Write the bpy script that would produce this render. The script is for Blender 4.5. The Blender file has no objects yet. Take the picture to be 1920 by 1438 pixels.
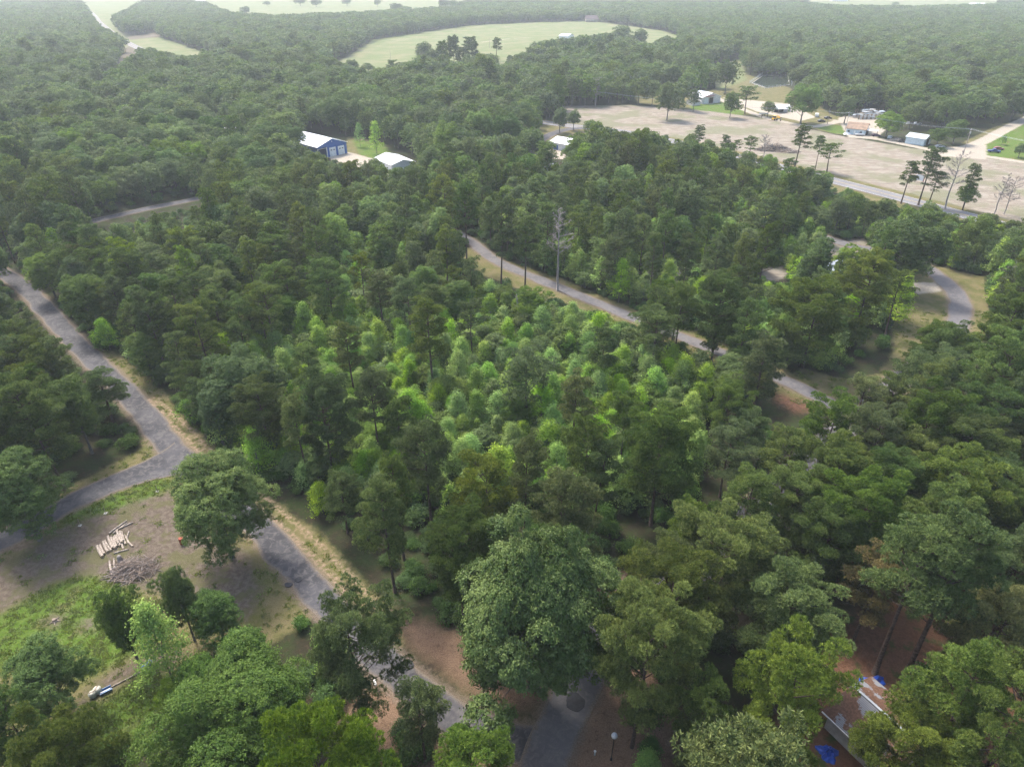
import bpy, math, random
import numpy as np
R = math.radians
rng = np.random.default_rng(7)
random.seed(7)
scene = bpy.context.scene
C = scene.collection

# ------------------------------------------------------------------ camera, world, sun, exposure
H_CAM, PITCH, FPX = 80.0, math.atan(779/1280), 1280.0
cam_d = bpy.data.cameras.new('camera'); cam = bpy.data.objects.new('camera', cam_d); C.objects.link(cam)
cam.location = (0, 0, H_CAM); cam.rotation_euler = (R(90)-PITCH, 0, 0)
cam_d.sensor_width = 36; cam_d.lens = 24; cam_d.clip_end = 12000; cam_d.clip_start = 0.5
scene.camera = cam

SUN_AZ, SUN_EL = R(-38), R(56)        # ahead and to the left of the camera
world = bpy.data.worlds.new('World'); scene.world = world; world.use_nodes = True
wn = world.node_tree; bg = wn.nodes['Background']
sky = wn.nodes.new('ShaderNodeTexSky'); sky.sky_type = 'NISHITA'; sky.sun_disc = False
sky.sun_elevation = SUN_EL; sky.sun_rotation = SUN_AZ
sky.air_density = 1.2; sky.dust_density = 4.0; sky.ozone_density = 1.0; sky.altitude = 100
wn.links.new(sky.outputs[0], bg.inputs[0]); bg.inputs[1].default_value = 0.12
sun_d = bpy.data.lights.new('sun', 'SUN'); sun_d.energy = 1.5; sun_d.angle = R(11); sun_d.color = (1.0, .95, .87)
sun = bpy.data.objects.new('sun', sun_d); C.objects.link(sun)
sun.rotation_euler = (R(90)-SUN_EL, 0, -SUN_AZ + math.pi)
# light travels from the sun direction (sin az, cos az) towards the scene
import mathutils
_sd = mathutils.Vector((math.sin(SUN_AZ)*math.cos(SUN_EL), math.cos(SUN_AZ)*math.cos(SUN_EL), math.sin(SUN_EL)))
sun.rotation_euler = _sd.to_track_quat('Z', 'Y').to_euler()
vs = scene.view_settings; vs.view_transform = 'Standard'; vs.look = 'None'; vs.exposure = 1.86; vs.gamma = 1
cy = scene.cycles
cy.max_bounces = 6; cy.diffuse_bounces = 4; cy.glossy_bounces = 2; cy.transmission_bounces = 3
cy.transparent_max_bounces = 4; cy.volume_bounces = 1; cy.use_denoising = True
cy.denoiser = 'OPENIMAGEDENOISE'; cy.denoising_prefilter = 'NONE'

# ------------------------------------------------------------------ survey: photograph pixel <-> place
cp, sp = math.cos(PITCH), math.sin(PITCH)
def G(px, py, h=0.0):
    u, v = (px-960)/FPX, (py-719)/FPX
    dy, dz = cp - v*sp, -sp - v*cp
    t = (h - H_CAM)/dz
    return (u*t, dy*t)
def P(x, y, z):
    X, Y, Z = np.asarray(x, float), np.asarray(y, float), np.asarray(z, float)-H_CAM
    d = Y*cp - Z*sp; up = Y*sp + Z*cp
    d = np.maximum(d, 1.0)
    return 960 + FPX*X/d, 719 - FPX*up/d, d
def gpoly(pts): return np.array([G(*p) for p in pts])
def inside(poly, x, y):
    poly = np.asarray(poly, float); x = np.asarray(x, float); y = np.asarray(y, float)
    r = np.zeros(x.shape, bool); n = len(poly)
    for i in range(n):
        x1, y1 = poly[i]; x2, y2 = poly[(i+1) % n]
        if y1 == y2: continue
        c = ((y1 > y) != (y2 > y)) & (x < (x2-x1)*(y-y1)/(y2-y1) + x1)
        r ^= c
    return r
def segdist(x, y, a, b):
    ax, ay = a; bx, by = b; dx, dy = bx-ax, by-ay
    L = dx*dx+dy*dy + 1e-9
    t = np.clip(((x-ax)*dx+(y-ay)*dy)/L, 0, 1)
    return np.hypot(x-ax-t*dx, y-ay-t*dy)
def polysdf(poly, x, y):
    d = np.full(x.shape, 1e9); n = len(poly)
    for i in range(n): d = np.minimum(d, segdist(x, y, poly[i], poly[(i+1) % n]))
    return np.where(inside(poly, x, y), d, -d)
def linedist(pts, x, y):
    d = np.full(np.shape(x), 1e9)
    for i in range(len(pts)-1): d = np.minimum(d, segdist(x, y, pts[i], pts[i+1]))
    return d
def catmull(P_, step):
    P_ = [np.array(p, float) for p in P_]
    P_ = [2*P_[0]-P_[1]] + P_ + [2*P_[-1]-P_[-2]]
    out = []
    for i in range(1, len(P_)-2):
        a, b, c, d = P_[i-1:i+3]; n = max(2, int(np.linalg.norm((c-b)[:2])/step))
        for k in range(n):
            t = k/n
            out.append(.5*((2*b)+(c-a)*t+(2*a-5*b+4*c-d)*t*t+(3*b-a-3*c+d)*t**3))
    out.append(P_[-2]); return np.array(out)

# ------------------------------------------------------------------ tagging
def tag(o, label=None, cat=None, group=None, kind=None):
    if label: o['label'] = label
    if cat: o['category'] = cat
    if group: o['group'] = group
    if kind: o['kind'] = kind
    return o
def empty(name, loc, rz=0.0, parent=None):
    o = bpy.data.objects.new(name, None); C.objects.link(o); o.location = loc; o.rotation_euler = (0, 0, rz)
    o.empty_display_size = .3
    if parent: o.parent = parent
    return o
def link(name, me, parent=None, loc=(0, 0, 0), rz=0.0):
    o = bpy.data.objects.new(name, me); C.objects.link(o); o.location = loc; o.rotation_euler = (0, 0, rz)
    if parent: o.parent = parent
    return o

# ------------------------------------------------------------------ node helpers
def newmat(name):
    m = bpy.data.materials.new(name); m.use_nodes = True
    nt = m.node_tree; b = nt.nodes['Principled BSDF']; b.inputs['Roughness'].default_value = .8
    b.inputs['Specular IOR Level'].default_value = .25
    return m, nt, b
def nd(nt, t, **kw):
    n = nt.nodes.new(t)
    for k, v in kw.items(): setattr(n, k, v)
    return n
def inp(n, i, v, nt):
    if isinstance(v, bpy.types.NodeSocket): nt.links.new(v, n.inputs[i])
    else:
        if isinstance(v, tuple) and len(v) == 3 and n.inputs[i].type == 'RGBA': v = v+(1,)
        n.inputs[i].default_value = v
def mth(nt, op, a, b=0.0, c=0.0, clamp=False):
    n = nd(nt, 'ShaderNodeMath', operation=op); n.use_clamp = clamp
    inp(n, 0, a, nt); inp(n, 1, b, nt); inp(n, 2, c, nt); return n.outputs[0]
def mix(nt, f, a, b, bt='MIX'):
    n = nd(nt, 'ShaderNodeMix', data_type='RGBA', blend_type=bt)
    inp(n, 0, f, nt); inp(n, 6, a, nt); inp(n, 7, b, nt); return n.outputs[2]
def noise(nt, vec, scale, detail=4, rough=.55, dist=0.0, dim='3D'):
    n = nd(nt, 'ShaderNodeTexNoise', noise_dimensions=dim)
    inp(n, 'Scale', scale, nt); inp(n, 'Detail', detail, nt); inp(n, 'Roughness', rough, nt); inp(n, 'Distortion', dist, nt)
    if vec is not None: nt.links.new(vec, n.inputs['Vector'])
    return n.outputs['Fac']
def sstep(nt, v, lo, hi, a=0.0, b=1.0):
    n = nd(nt, 'ShaderNodeMapRange', interpolation_type='SMOOTHSTEP')
    inp(n, 0, v, nt); inp(n, 1, lo, nt); inp(n, 2, hi, nt); inp(n, 3, a, nt); inp(n, 4, b, nt); return n.outputs[0]
def attr(nt, name, out='Fac'):
    n = nd(nt, 'ShaderNodeAttribute'); n.attribute_name = name; return n.outputs[out]
def flat(name, col, rough=.7, spec=.25, var=0.15, scale=3.0, metal=0.0):
    m, nt, b = newmat(name)
    tc = nd(nt, 'ShaderNodeTexCoord').outputs['Object']
    n = noise(nt, tc, scale, 6, .6)
    f = sstep(nt, n, .3, .7, 1-var, 1+var)
    c = nd(nt, 'ShaderNodeVectorMath', operation='SCALE'); c.inputs[0].default_value = col; nt.links.new(f, c.inputs['Scale'])
    nt.links.new(c.outputs[0], b.inputs['Base Color'])
    b.inputs['Roughness'].default_value = rough; b.inputs['Specular IOR Level'].default_value = spec; b.inputs['Metallic'].default_value = metal
    return m

# ------------------------------------------------------------------ mesh helpers
def fastmesh(name, V, nk, mats, tone=None, matidx=None):
    """V: (faces*nk, 3) unshared corners"""
    V = np.ascontiguousarray(V, np.float32).reshape(-1, 3); nf = len(V)//nk
    me = bpy.data.meshes.new(name)
    me.vertices.add(len(V)); me.vertices.foreach_set('co', V.ravel())
    me.loops.add(len(V)); me.loops.foreach_set('vertex_index', np.arange(len(V), dtype=np.int32))
    me.polygons.add(nf); me.polygons.foreach_set('loop_start', np.arange(0, len(V), nk, dtype=np.int32))
    for m in mats: me.materials.append(m)
    if matidx is not None: me.polygons.foreach_set('material_index', np.asarray(matidx, np.int32))
    if tone is not None:
        a = me.attributes.new('tone', 'FLOAT', 'FACE'); a.data.foreach_set('value', np.asarray(tone, np.float32))
    me.update(calc_edges=True); return me
def gridmesh(name, V, nr, nc, mat, attrs=None, uv=None):
    V = np.asarray(V, np.float32).reshape(-1, 3)
    i = np.arange(nr*nc).reshape(nr, nc)
    F = np.stack([i[:-1, :-1], i[:-1, 1:], i[1:, 1:], i[1:, :-1]], -1).reshape(-1, 4).astype(np.int32)
    me = bpy.data.meshes.new(name)
    me.vertices.add(len(V)); me.vertices.foreach_set('co', V.ravel())
    me.loops.add(F.size); me.loops.foreach_set('vertex_index', F.ravel())
    me.polygons.add(len(F)); me.polygons.foreach_set('loop_start', np.arange(0, F.size, 4, dtype=np.int32))
    me.materials.append(mat)
    for k, v in (attrs or {}).items():
        a = me.attributes.new(k, 'FLOAT', 'POINT'); a.data.foreach_set('value', np.asarray(v, np.float32).ravel())
    me.update(calc_edges=True); me.validate(); return me
class MB:
    """collects solids into one mesh"""
    def __init__(s): s.v = []; s.f = []; s.m = []; s.mats = []
    def _mi(s, mat):
        if mat not in s.mats: s.mats.append(mat)
        return s.mats.index(mat)
    def add(s, V, F, mat):
        o = len(s.v); s.v += [tuple(map(float, p)) for p in V]; k = s._mi(mat)
        for f in F: s.f.append([i+o for i in f]); s.m.append(k)
    def box(s, c, d, mat, rz=0.0, M=None):
        x, y, z = d[0]/2, d[1]/2, d[2]/2
        V = [(a*x, b*y, e*z) for e in (-1, 1) for a, b in ((-1, -1), (1, -1), (1, 1), (-1, 1))]
        ca, sa = math.cos(rz), math.sin(rz)
        V = [(p[0]*ca-p[1]*sa+c[0], p[0]*sa+p[1]*ca+c[1], p[2]+c[2]) for p in V]
        s.add(V, [(3, 2, 1, 0), (4, 5, 6, 7), (0, 1, 5, 4), (1, 2, 6, 5), (2, 3, 7, 6), (3, 0, 4, 7)], mat)
    def prism(s, pts, axis, a, b, mat):
        """closed outline pts extruded along axis ('x','y' or 'z') from a to b"""
        def mk(p, t): return {'x': (t, p[0], p[1]), 'y': (p[0], t, p[1]), 'z': (p[0], p[1], t)}[axis]
        n = len(pts); V = [mk(p, a) for p in pts]+[mk(p, b) for p in pts]
        F = [tuple(range(n))[::-1], tuple(range(n, 2*n))]+[(i, (i+1) % n, n+(i+1) % n, n+i) for i in range(n)]
        s.add(V, F, mat)
    def tube(s, pts, rad, mat, n=6, cap=True):
        pts = [np.array(p, float) for p in pts]
        if not hasattr(rad, '__len__'): rad = [rad]*len(pts)
        V = []; F = []
        for i, p in enumerate(pts):
            d = pts[min(i+1, len(pts)-1)]-pts[max(i-1, 0)]; d /= (np.linalg.norm(d)+1e-9)
            a = np.cross(d, (0, 0, 1) if abs(d[2]) < .9 else (1, 0, 0)); a /= np.linalg.norm(a); b = np.cross(d, a)
            for k in range(n):
                t = 2*math.pi*k/n; V.append(p+rad[i]*(math.cos(t)*a+math.sin(t)*b))
        for i in range(len(pts)-1):
            for k in range(n):
                F.append((i*n+k, i*n+(k+1) % n, (i+1)*n+(k+1) % n, (i+1)*n+k))
        if cap: F += [tuple(range(n)), tuple(range((len(pts)-1)*n, len(pts)*n))[::-1]]
        s.add(V, F, mat)
    def lathe(s, prof, mat, n=12, c=(0, 0, 0)):
        V = []; F = []
        for r, z in prof:
            for k in range(n): t = 2*math.pi*k/n; V.append((c[0]+r*math.cos(t), c[1]+r*math.sin(t), c[2]+z))
        for i in range(len(prof)-1):
            for k in range(n): F.append((i*n+k, i*n+(k+1) % n, (i+1)*n+(k+1) % n, (i+1)*n+k))
        F += [tuple(range(n))[::-1], tuple(range((len(prof)-1)*n, len(prof)*n))]
        s.add(V, F, mat)
    def mesh(s, name, smooth=False):
        me = bpy.data.meshes.new(name); me.from_pydata(s.v, [], s.f)
        for m in s.mats: me.materials.append(m)
        me.polygons.foreach_set('material_index', s.m)
        if smooth: me.polygons.foreach_set('use_smooth', [True]*len(s.f))
        me.update(); return me
    def build(s, name, parent=None, loc=(0, 0, 0), rz=0.0, smooth=False):
        return link(name, s.mesh(name, smooth), parent, loc, rz)

# ================================================================== GROUND
Z = {}   # painted ground covers: outlines surveyed on the ground
def zp(kind, *pts): Z.setdefault(kind, []).append(gpoly(pts))
# mown roadside grass
zp('grass', (150, 640), (235, 670), (300, 728), (385, 822), (450, 885), (520, 945), (600, 1000), (660, 1065), (725, 1135), (760, 1200), (730, 1260), (640, 1180), (560, 1090), (480, 1000), (400, 930), (340, 870), (280, 800), (190, 700))
zp('grass', (95, 935), (190, 880), (250, 850), (280, 815), (300, 830), (285, 870), (200, 905), (110, 950))
zp('grass', (110, 965), (240, 910), (330, 880), (470, 980), (560, 1090), (600, 1150), (520, 1200), (330, 1290), (180, 1400), (-60, 1600), (-220, 1500), (-80, 1200), (0, 1050))
zp('grass', (1500, 690), (1600, 715), (1650, 700), (1680, 650), (1650, 560), (1700, 520), (1760, 500), (1850, 520), (1860, 600), (1830, 660), (1740, 700), (1680, 760), (1600, 800), (1540, 760), (1480, 720))
zp('grass', (850, 455), (900, 472), (1050, 522), (1210, 588), (1340, 635), (1480, 695), (1540, 740), (1500, 760), (1340, 680), (1200, 625), (1040, 565), (900, 515), (840, 480))
zp('grass', (1000, 225), (1100, 228), (1270, 258), (1400, 285), (1560, 325), (1700, 360), (1840, 398), (1960, 430), (1960, 475), (1840, 432), (1700, 395), (1560, 360), (1380, 310), (1270, 280), (1090, 255), (1000, 270))
zp('grass', (1180, 175), (1240, 170), (1330, 190), (1330, 170), (1400, 140), (1480, 165), (1560, 215), (1640, 240), (1640, 262), (1560, 250), (1440, 222), (1320, 205), (1200, 195))
zp('grass', (1800, 270), (1860, 240), (1990, 200), (2000, 320), (1920, 304), (1840, 296), (1805, 286))
zp('grass', (650, 255), (690, 262), (735, 290), (740, 312), (690, 305), (650, 300))
# brighter grass
zp('lush', (0, 1150), (110, 1090), (180, 1075), (250, 1110), (300, 1170), (270, 1215), (200, 1255), (150, 1275), (90, 1260), (0, 1260), (-150, 1300), (-150, 1200))
zp('lush', (180, 1320), (285, 1255), (330, 1275), (350, 1320), (250, 1400), (150, 1420))
zp('lush', (660, 262), (720, 270), (735, 295), (680, 300))
zp('lush', (110, 968), (230, 915), (300, 895), (330, 905), (260, 960), (120, 990))
zp('lush', (1820, 292), (1860, 250), (1990, 215), (2000, 318), (1920, 300))
zp('lush', (1290, 188), (1345, 190), (1400, 205), (1390, 220), (1300, 212))
zp('lush', (1545, 232), (1600, 240), (1625, 255), (1560, 250), (1530, 240))
# bare brown soil
zp('dirt', (-150, 1040), (60, 1010), (190, 960), (320, 920), (400, 1010), (420, 1060), (330, 1120), (240, 1100), (160, 1075), (90, 1095), (0, 1150), (-150, 1180))
zp('dirt', (350, 1050), (400, 1010), (470, 1030), (490, 1100), (470, 1160), (400, 1160), (350, 1110))
zp('dirt', (140, 1318), (190, 1270), (240, 1240), (300, 1222), (350, 1225), (320, 1250), (270, 1262), (200, 1300), (155, 1335))
zp('dirt', (82, 1160), (100, 1150), (125, 1158), (118, 1170), (95, 1176))
zp('dirt', (145, 1168), (165, 1158), (190, 1165), (180, 1182), (155, 1182))
zp('dirt', (175, 240), (240, 70), (300, 60), (300, 90))
# leaf litter and pine straw under the trees
zp('litter', (735, 1150), (770, 1215), (850, 1275), (960, 1335), (1050, 1310), (1100, 1250), (1160, 1130), (1240, 1090), (1220, 1060), (1140, 1080), (1000, 1180), (840, 1180))
zp('litter', (1105, 1290), (1180, 1180), (1260, 1190), (1260, 1438), (1200, 1600), (1040, 1600), (1060, 1438), (1070, 1340))
zp('litter', (640, 1290), (740, 1290), (860, 1390), (960, 1440), (960, 1600), (700, 1600))
zp('straw', (1560, 1180), (1640, 1120), (1720, 1080), (1840, 1050), (1960, 1080), (2050, 1300), (2050, 1700), (1250, 1700), (1350, 1438), (1500, 1300))
zp('straw', (1450, 735), (1500, 748), (1530, 768), (1490, 775), (1455, 755))
# cleared sandy strip beside the highway
zp('sand', (1040, 200), (1180, 197), (1330, 209), (1440, 223), (1560, 252), (1700, 277), (1785, 287), (1920, 306), (2100, 330), (2100, 450), (1920, 420), (1840, 398), (1700, 362), (1560, 326), (1400, 287), (1270, 259), (1150, 245), (1060, 228))
zp('sand', (1540, 455), (1620, 448), (1640, 475), (1600, 500), (1540, 490))
zp('sand', (1420, 505), (1470, 498), (1480, 520), (1440, 530))
# pale gravel aprons and tracks
zp('pale', (612, 290), (652, 285), (700, 298), (750, 318), (720, 345), (660, 330), (630, 310))
zp('pale', (1020, 272), (1075, 278), (1065, 300), (1025, 298))
zp('pale', (1570, 222), (1640, 205), (1665, 240), (1640, 262), (1590, 258))
zp('pale', (1745, 278), (1850, 272), (1850, 300), (1760, 292))
zp('pale', (1700, 530), (1765, 530), (1770, 545), (1720, 552))
zp('pale', (1350, 183), (1480, 195), (1530, 220), (1500, 228), (1420, 210))
# hay fields
zp('hay', (600, 140), (700, 75), (880, 48), (1010, 42), (1110, 40), (1240, 58), (1280, 70), (1270, 100), (1180, 95), (1140, 70), (1000, 120), (880, 150), (700, 150))
zp('hay', (235, 76), (300, 70), (400, 105), (440, 125), (360, 125), (260, 100))
zp('hay', (130, -10), (400, -25), (960, -25), (1000, 5), (880, 14), (700, 30), (420, 34), (380, 15), (290, 5), (215, 50), (250, 85), (235, 90), (180, 50))
zp('hay', (1500, -15), (2000, -20), (2000, 8), (1700, 18), (1480, 4))
zp('hay', (1390, 110), (1400, 150), (1350, 170), (1330, 150), (1320, 130))

ROADS = {}   # centre lines: (px, py, width in metres)
def rd(name, w, *pts): ROADS[name] = (w, catmull([G(*p) for p in pts], 1.0))
rd('left', 5.0, (-160, 440), (-60, 482), (30, 527), (85, 580), (135, 635), (205, 705), (262, 765), (325, 843), (405, 925), (490, 990), (575, 1090), (665, 1190), (760, 1275), (850, 1345), (960, 1390), (1060, 1400))
rd('branch', 5.1, (345, 858), (290, 878), (200, 912), (115, 953), (30, 1000), (-120, 1080))
rd('bottom', 5.6, (985, 1560), (1005, 1480), (1030, 1400), (1068, 1320), (1110, 1240), (1170, 1150), (1260, 1090), (1340, 1040), (1440, 930), (1540, 840), (1615, 772), (1690, 712), (1760, 660), (1795, 610), (1797, 560), (1755, 515), (1690, 480), (1600, 462), (1500, 430))
rd('middle', 4.3, (700, 385), (790, 410), (870, 445), (935, 492), (1050, 540), (1190, 597), (1310, 645), (1420, 692), (1530, 742), (1610, 790))
rd('highway', 9.5, (60, -30), (140, 5), (192, 48), (245, 84), (330, 112), (500, 150), (700, 185), (900, 214), (1040, 233), (1170, 248), (1290, 272), (1440, 308), (1600, 349), (1760, 391), (1920, 434), (2200, 512))
rd('upper', 5.0, (60, 455), (120, 432), (180, 414), (280, 391), (365, 374), (480, 350), (600, 330))
rd('side', 6.0, (1100, 240), (1055, 245), (1015, 262), (985, 285), (960, 300), (900, 300))
TRACKS = {}
def tr(name, w, *pts): TRACKS[name] = (w, catmull([G(*p) for p in pts], 2.0))
tr('a', 5.5, (1330, 178), (1365, 193), (1400, 208), (1430, 219), (1480, 231), (1525, 238), (1570, 229), (1620, 222))
tr('b', 5.5, (1600, 254), (1650, 262), (1700, 272), (1755, 283), (1800, 288), (1850, 294), (1930, 306), (2050, 325))
tr('c', 7.0, (1780, 286), (1815, 277), (1850, 262), (1885, 243), (1920, 226), (1990, 195))
tr('d', 3.0, (1660, 228), (1720, 235), (1760, 240))
tr('e', 3.5, (1020, 71), (960, 73), (900, 80))
tr('f', 3.0, (1500, 215), (1550, 222), (1570, 229))
road_pts = [(w, p) for w, p in ROADS.values()]

ys = [-60.0]
while ys[-1] < 5400: ys.append(ys[-1] + max(.9, .0075*max(ys[-1], 0)))
ys = np.array(ys); us = np.linspace(-1, 1, 381)
GY = np.repeat(ys[:, None], len(us), 1); GX = us[None, :]*(75+.98*np.maximum(GY, 0))
gx, gy = GX.ravel(), GY.ravel()
att = {}
for k, polys in Z.items():
    d = np.full(gx.shape, -60.0)
    for p in polys: d = np.maximum(d, polysdf(p, gx, gy))
    att['z_'+k] = np.clip(d, -60, 60)
d = np.full(gx.shape, 60.0)
for w, p in ROADS.values(): d = np.minimum(d, linedist(p[::4], gx, gy)-w/2)
att['z_road'] = np.clip(-d, -60, 60)
d = np.full(gx.shape, 60.0)
for w, p in TRACKS.values(): d = np.minimum(d, linedist(p[::2], gx, gy)-w/2)
att['z_track'] = np.clip(-d, -60, 60)
# wheel ruts worn into the mown verge
ruts = [catmull([G(*p) for p in q], 2.0) for q in (
    [(290, 745), (350, 800), (400, 850), (470, 910), (560, 985), (640, 1060), (700, 1130), (735, 1180)],
    [(275, 750), (335, 808), (385, 858), (452, 920), (540, 998), (618, 1075), (680, 1145)])]
d = np.full(gx.shape, 60.0)
for p in ruts: d = np.minimum(d, linedist(p, gx, gy)-.35)
att['z_rut'] = np.clip(-d, -60, 60)

mg, nt, bs = newmat('ground_cover')
tc = nd(nt, 'ShaderNodeTexCoord').outputs['Object']
nA = noise(nt, tc, .045, 6, .6); nB = noise(nt, tc, .25, 6, .62); nC = noise(nt, tc, 1.4, 6, .65); nD = noise(nt, tc, 6.0, 4, .7)
mp = nd(nt, 'ShaderNodeMapping'); mp.inputs['Rotation'].default_value = (0, 0, R(-62)); mp.inputs['Scale'].default_value = (.10, .55, 1)
nt.links.new(tc, mp.inputs[0]); nS = noise(nt, mp.outputs[0], 1.0, 6, .65, .6)
def zone(name, amp=3.0, w=1.2):
    a = attr(nt, 'z_'+name)
    n = mth(nt, 'SUBTRACT', nB, .5); n2 = mth(nt, 'SUBTRACT', nC, .5)
    v = mth(nt, 'MULTIPLY_ADD', n, amp*2, a); v = mth(nt, 'MULTIPLY_ADD', n2, amp, v)
    return sstep(nt, v, -w, w)
def two(c1, c2, n, lo=.35, hi=.65): return mix(nt, sstep(nt, n, lo, hi), c1, c2)
floor_c = two((.030, .026, .016), (.030, .045, .014), nB)
floor_c = mix(nt, sstep(nt, nC, .5, .75), floor_c, (.06, .042, .026))
grass_c = two((.105, .105, .036), (.165, .135, .070), nB, .38, .62)
grass_c = mix(nt, sstep(nt, nC, .52, .72, 0, .75), grass_c, (.19, .145, .095))
grass_c = mix(nt, sstep(nt, nD, .3, .7, 0, .5), grass_c, (.075, .080, .022))
hay_c = two((.095, .130, .045), (.14, .155, .066), nS); hay_c = mix(nt, sstep(nt, nA, .4, .65), hay_c, (.17, .165, .085))
lush_c = two((.065, .115, .014), (.10, .145, .028), nC); lush_c = mix(nt, sstep(nt, nB, .5, .68), lush_c, (.125, .115, .045))
lush_c = mix(nt, sstep(nt, nD, .4, .7, 0, .5), lush_c, (.04, .08, .01))
dirt_c = two((.095, .074, .057), (.145, .118, .092), nC, .4, .6); dirt_c = mix(nt, sstep(nt, nB, .48, .58, 0, .8), dirt_c, (.095, .095, .040))
dirt_c = mix(nt, sstep(nt, nD, .4, .75, 0, .6), dirt_c, (.075, .055, .042))
lit_c = two((.13, .082, .053), (.23, .155, .105), nD, .35, .65); lit_c = mix(nt, sstep(nt, nC, .5, .7, 0, .7), lit_c, (.085, .055, .037))
str_c = two((.10, .052, .032), (.15, .08, .05), nC); str_c = mix(nt, sstep(nt, nB, .54, .66), str_c, (.04, .065, .018)); str_c = mix(nt, sstep(nt, nD, .45, .7, 0, .6), str_c, (.06, .035, .022))
sand_c = two((.275, .245, .198), (.17, .146, .116), nS, .38, .66); sand_c = mix(nt, sstep(nt, nB, .42, .6, 0, .75), sand_c, (.185, .15, .115)); sand_c = mix(nt, sstep(nt, nC, .5, .7, 0, .8), sand_c, (.22, .165, .13))
sand_c = mix(nt, sstep(nt, nA, .47, .58, 0, .8), sand_c, (.145, .145, .085)); sand_c = mix(nt, sstep(nt, nB, .6, .7, 0, .5), sand_c, (.13, .12, .07))
pale_c = two((.36, .32, .26), (.28, .24, .19), nC)
col = floor_c
for name, cc, amp, w in (('grass', grass_c, 1.5, .8), ('litter', lit_c, 2.5, 2.0), ('straw', str_c, 2.5, 2.0), ('lush', lush_c, 2.6, 1.6), ('dirt', dirt_c, 2.6, 1.4),
                         ('hay', hay_c, 7.0, 2.5), ('sand', sand_c, 2.5, 1.5), ('pale', pale_c, 1.2, .8), ('track', pale_c, 1.0, .6)):
    col = mix(nt, zone(name, amp, w), col, cc)
# bare dusty edge along the asphalt and straw washed beside it
re_ = mth(nt, 'MULTIPLY_ADD', mth(nt, 'SUBTRACT', nC, .5), 2.2, attr(nt, 'z_road'))
col = mix(nt, sstep(nt, re_, -1.2, .1, 0, .8), col, two((.12, .085, .06), (.20, .165, .13), nD))
col = mix(nt, mth(nt, 'MULTIPLY', sstep(nt, attr(nt, 'z_rut'), -.5, .15), sstep(nt, nC, .42, .6)), col, (.28, .20, .14))
nt.links.new(col, bs.inputs['Base Color']); bs.inputs['Roughness'].default_value = .95; bs.inputs['Specular IOR Level'].default_value = .1
bp = nd(nt, 'ShaderNodeBump'); bp.inputs['Strength'].default_value = .5; bp.inputs['Distance'].default_value = .25
nt.links.new(mth(nt, 'ADD', nD, mth(nt, 'MULTIPLY', nC, 2.0)), bp.inputs['Height']); nt.links.new(bp.outputs[0], bs.inputs['Normal'])
me = gridmesh('ground', np.stack([gx, gy, 0*gx], 1), len(ys), len(us), mg, att)
tag(link('ground', me), kind='structure')

# roads
def road_mat(name, c1, c2, c3, worn):
    m, nt, b = newmat(name)
    tc = nd(nt, 'ShaderNodeTexCoord').outputs['Object']
    n1 = noise(nt, tc, .12, 6, .65, .4); n2 = noise(nt, tc, .9, 8, .75, .8); n3 = noise(nt, tc, 9, 3, .7)
    c = mix(nt, sstep(nt, n1, .4, .6), c1, c2); c = mix(nt, sstep(nt, n2, .45, .62, 0, worn), c, c3)
    c = mix(nt, sstep(nt, n3, .3, .8, 0, .35), c, (.05, .05, .055))
    # cracks: thin lines of a cell pattern
    v = nd(nt, 'ShaderNodeTexVoronoi', feature='DISTANCE_TO_EDGE'); v.inputs['Scale'].default_value = .8
    nt.links.new(tc, v.inputs['Vector'])
    c = mix(nt, mth(nt, 'MULTIPLY', sstep(nt, v.outputs['Distance'], .02, .0, 0, .55), sstep(nt, n2, .5, .6)), c, (.06, .055, .05))
    e = attr(nt, 'across')   # metres in from the edge
    ev = mth(nt, 'MULTIPLY_ADD', mth(nt, 'SUBTRACT', n2, .5), 2.0, e)
    c = mix(nt, sstep(nt, ev, .7, .0), c, mix(nt, sstep(nt, n3, .4, .6), (.18, .15, .12), (.10, .08, .062)))
    nt.links.new(c, b.inputs['Base Color']); b.inputs['Roughness'].default_value = .85
    bp = nd(nt, 'ShaderNodeBump'); bp.inputs['Strength'].default_value = .3; bp.inputs['Distance'].default_value = .05
    nt.links.new(n3, bp.inputs['Height']); nt.links.new(bp.outputs[0], b.inputs['Normal'])
    return m
m_road = road_mat('old_asphalt', (.038, .038, .044), (.074, .072, .080), (.135, .127, .124), .7)
m_low = road_mat('shade_offset_asphalt', (.10, .095, .10), (.135, .128, .132), (.19, .175, .165), .6)  # asphalt colours lightened to make up for tree shade on the lower road
m_high = road_mat('highway_asphalt', (.16, .155, .16), (.19, .185, .185), (.22, .21, .21), .3)
def strip(name, pts, w, z, mat, rag=.3, nc=9, kind='structure', flare=None):
    pts = np.asarray(pts); n = len(pts)
    t = np.gradient(pts, axis=0); t /= np.linalg.norm(t, axis=1)[:, None]; nr = np.stack([-t[:, 1], t[:, 0]], 1)
    k = np.arange(n)
    def wob(s): 
        r = np.random.default_rng(s); x = r.normal(size=n+12); return np.convolve(x, np.hanning(9)/4, 'same')[6:n+6]*rag
    wl, wr = w/2+wob(1), w/2+wob(2)
    if flare is not None: wl = wl+flare; wr = wr+flare
    s = np.linspace(0, 1, nc)
    off = -wr[:, None]+(wl+wr)[:, None]*s[None]
    V = np.zeros((n, nc, 3)); V[..., :2] = pts[:, None]+nr[:, None]*off[..., None]; V[..., 2] = z
    ac = np.minimum(s, 1-s)[None]*(wl+wr)[:, None]
    me = gridmesh(name, V, n, nc, mat, {'across': ac})
    return tag(link(name, me), kind=kind)
zz = .05
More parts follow.
